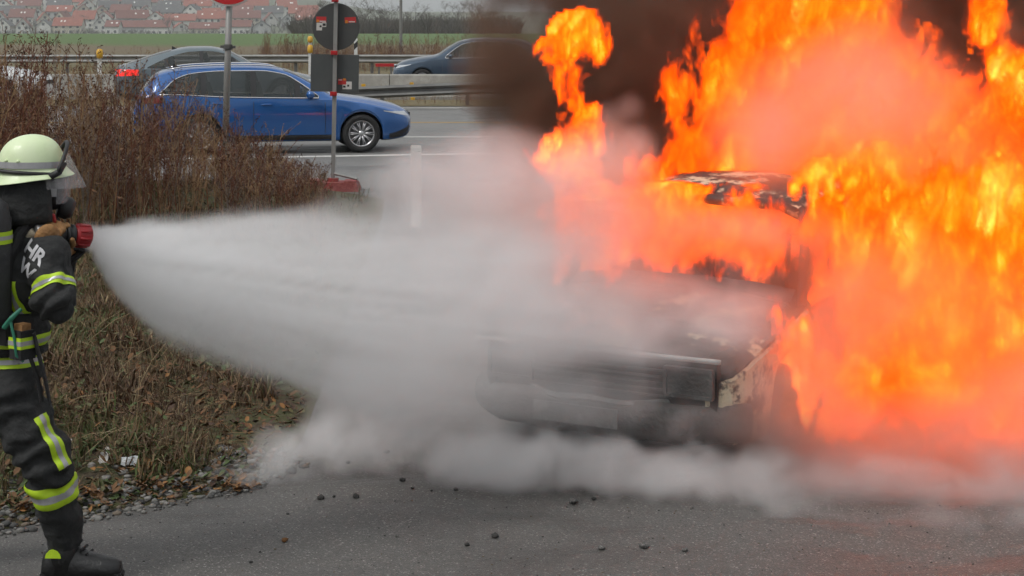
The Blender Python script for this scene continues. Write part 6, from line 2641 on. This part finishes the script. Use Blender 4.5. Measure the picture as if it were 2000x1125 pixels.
idx, X, Y, Z, M = vg.active()
w1 = fbm(X * 2, Y * 2, Z * 2, 2, 705)
n1 = fbm(X * 2.8 + w1, Y * 2.8, Z * 2.8 + w1, 4, 740, .55)
D = np.clip(M * (1 + n1 * .85) - .02, 0, 1.3)
veil_m = volmat('glowing_mist', 6.0, (.99, .985, .985), aniso=.80)
tag(grid_volume('glowing_mist', vg.lo, vg.v, vg.fill(idx, D), veil_m), 'thin pink-lit mist drifting in front of the flames', 'mist', kind='stuff')

# ---- white steam bank rolling along the asphalt
bg_ = Grid((-1.95, 7.3, .0), (4.4, 9.6, .62), .024)
for b in [
    # low rolling bank on the asphalt
    (470, 935, 8.75, .26, .30, .15, .40), (540, 905, 8.8, .30, .30, .24, .50), (620, 860, 8.85, .32, .32, .30, .60), (700, 870, 8.85, .32, .30, .24, .60), (780, 880, 8.85, .32, .30, .20, .6),
    (870, 905, 8.75, .32, .3, .18, .6), (950, 915, 8.65, .34, .32, .22, .75), (1040, 915, 8.6, .36, .32, .23, .75), (1130, 920, 8.5, .36, .32, .21, .8), (1230, 925, 8.5, .38, .32, .21, .8), (1330, 935, 8.45, .38, .32, .19, .75),
    (1430, 940, 8.45, .38, .32, .19, .7), (1540, 935, 8.5, .38, .34, .19, .65), (1660, 945, 8.5, .44, .36, .20, .55), (1780, 950, 8.45, .46, .38, .24, .5), (1900, 960, 8.4, .5, .4, .27, .5), (2020, 965, 8.3, .5, .42, .28, .5), (2150, 960, 8.3, .55, .5, .3, .5),
    (1500, 990, 8.15, .4, .26, .09, .3), (1640, 1005, 8.05, .46, .28, .11, .36), (1800, 1010, 8.0, .5, .3, .12, .4), (1960, 1010, 8.0, .55, .32, .14, .42), (2100, 1010, 7.9, .5, .35, .16, .42),
    (1000, 870, 8.75, .4, .3, .2, .45), (800, 850, 8.85, .35, .3, .2, .4), (1150, 880, 8.6, .35, .26, .18, .4),
    (960, 850, 8.7, .2, .22, .24, .35), (1080, 870, 8.6, .14, .2, .2, .4), (1220, 870, 8.55, .16, .2, .2, .4), (1370, 890, 8.5, .18, .2, .2, .35), (730, 830, 8.85, .2, .2, .26, .35), (1500, 900, 8.5, .2, .2, .18, .3), (560, 860, 8.85, .2, .2, .26, .3),
]:
    bg_.blob(*b[:6], w=b[6], soft=0, add=True)
idx, X, Y, Z, M = bg_.active()
w1 = fbm(X * 3, Y * 3, Z * 3, 2, 605)
w2 = fbm(X * 3 + 5, Y * 3, Z * 3, 2, 615)
n1 = fbm(X * 5 + w1 * .8, Y * 5 + w2 * .6, Z * 6 + w2 * .8, 4, 640, .64)
bill = 1 - 2 * np.abs(fbm(X * 3.2 + w2 * .5, Y * 3.2, Z * 3.6 + w1 * .5, 3, 660, .5))
big = fbm(X * 1.7, Y * 1.7, Z * 1.2, 2, 680)
right = np.clip(1.05 - X / 2.4, .34, 1) * np.clip(.9 + .35 * big, .5, 1.2)
D = np.clip(M * (1.28 + big * .5) + (n1 * .62 + bill * .30) * np.clip(M * 3, 0, 1) - .30, 0, 1.2) * right
bank_m = volmat('steam_bank', 5.0, (.99, .99, .993), aniso=.1)
tag(grid_volume('ground_steam', bg_.lo, bg_.v, bg_.fill(idx, D), bank_m), 'low billowing bank of white steam rolling over the asphalt', 'steam', kind='stuff')
print('bank', bg_.shape, round(time.time() - T0, 1))

# ---- water spray: wide fog cone from the nozzle to the car
wg = Grid((-1.85, 6.7, .12), (1.1, 10.1, 1.75), .024)
gx_, gy_, gz_ = np.meshgrid(*wg.ax, indexing='ij')
hx, hy = .78 / 1.0003, .626
dx, dy = gx_ - TIP.x, gy_ - TIP.y
d_ = dx * hx + dy * hy                       # distance along the jet, level
lat = dx * -hy + dy * hx
cz_ = np.interp(d_, [0, .15, .35, .93, 2.0, 3.0], [TIP.z, 1.30, 1.215, 1.07, .84, .70])
rr_ = np.interp(d_, [-.02, 0, .04, .10, .2, .35, .6, .93, 1.4, 2.0, 3.0], [.03, .045, .075, .125, .195, .27, .345, .42, .53, .66, .72])
q = np.sqrt(lat ** 2 + (gz_ - cz_) ** 2) / rr_
sharp = np.interp(d_, [0, .4, 1.0, 2.0, 3.0], [.10, .13, .20, .34, .5])
rag = fbm(np.arctan2(gz_ - cz_, lat) * 8, d_ * 2.2, q * 2, 3, 545, .6)
inside = np.clip((1 + rag * .10 * np.clip(d_ / .3, 0, 1.5) - q) / sharp, 0, 1)
wg.mask = (inside * (d_ > -.01)).astype(np.float32)
idx, X, Y, Z, M = wg.active()
d1, l1, z1, r1 = d_[idx], lat[idx], (gz_ - cz_)[idx], rr_[idx]
ang = np.arctan2(z1, l1)
streak = fbm(ang * 9, d1 * .9, q[idx] * 5, 4, 505, .65)
streak = streak + .6 * fbm(ang * 26, d1 * 1.3, q[idx] * 9, 2, 525, .6)
dens = np.interp(d1, [0, .05, .2, .5, 1, 1.6, 2.3, 2.9, 3.3], [9, 6.5, 3.2, 1.65, .98, .66, .36, .14, 0])
thin = 1 - .62 * np.clip((d1 - 1.75) / .5, 0, 1) * np.clip((.80 - Z) / .12, 0, 1)
D = np.clip(thin * M * M * (3 - 2 * M) * dens * np.clip(1 + .8 * streak * np.clip(d1 / .25, .15, 1), .05, 3), 0, 12)
spray_m = volmat('spray_droplets', 2.5, (.975, .975, .978), aniso=.1)
tag(grid_volume('water_spray', wg.lo, wg.v, wg.fill(idx, D), spray_m), 'dense white cone of water spray from the nozzle to the burning car', 'water spray', kind='stuff')
print('spray', wg.shape, round(time.time() - T0, 1))

# ------------------------------------------------------------------ haze
hz = MB()
hz.box((0, 1100, 30), (3100, 2900, 84))
hm = bpy.data.materials.new('haze_air')
hm.use_nodes = True
hm.node_tree.nodes.remove(hm.node_tree.nodes['Principled BSDF'])
pv = hm.node_tree.nodes.new('ShaderNodeVolumePrincipled')
pv.inputs['Color'].default_value = (.93, .96, 1.0, 1)
pv.inputs['Density'].default_value = .00028
hm.node_tree.links.new(pv.outputs[0], hm.node_tree.nodes['Material Output'].inputs['Volume'])
HAZE = hz.build('haze', hm)
tag(HAZE, 'thin grey winter haze over the fields', 'haze', kind='stuff')
print('done', round(time.time() - T0, 1))
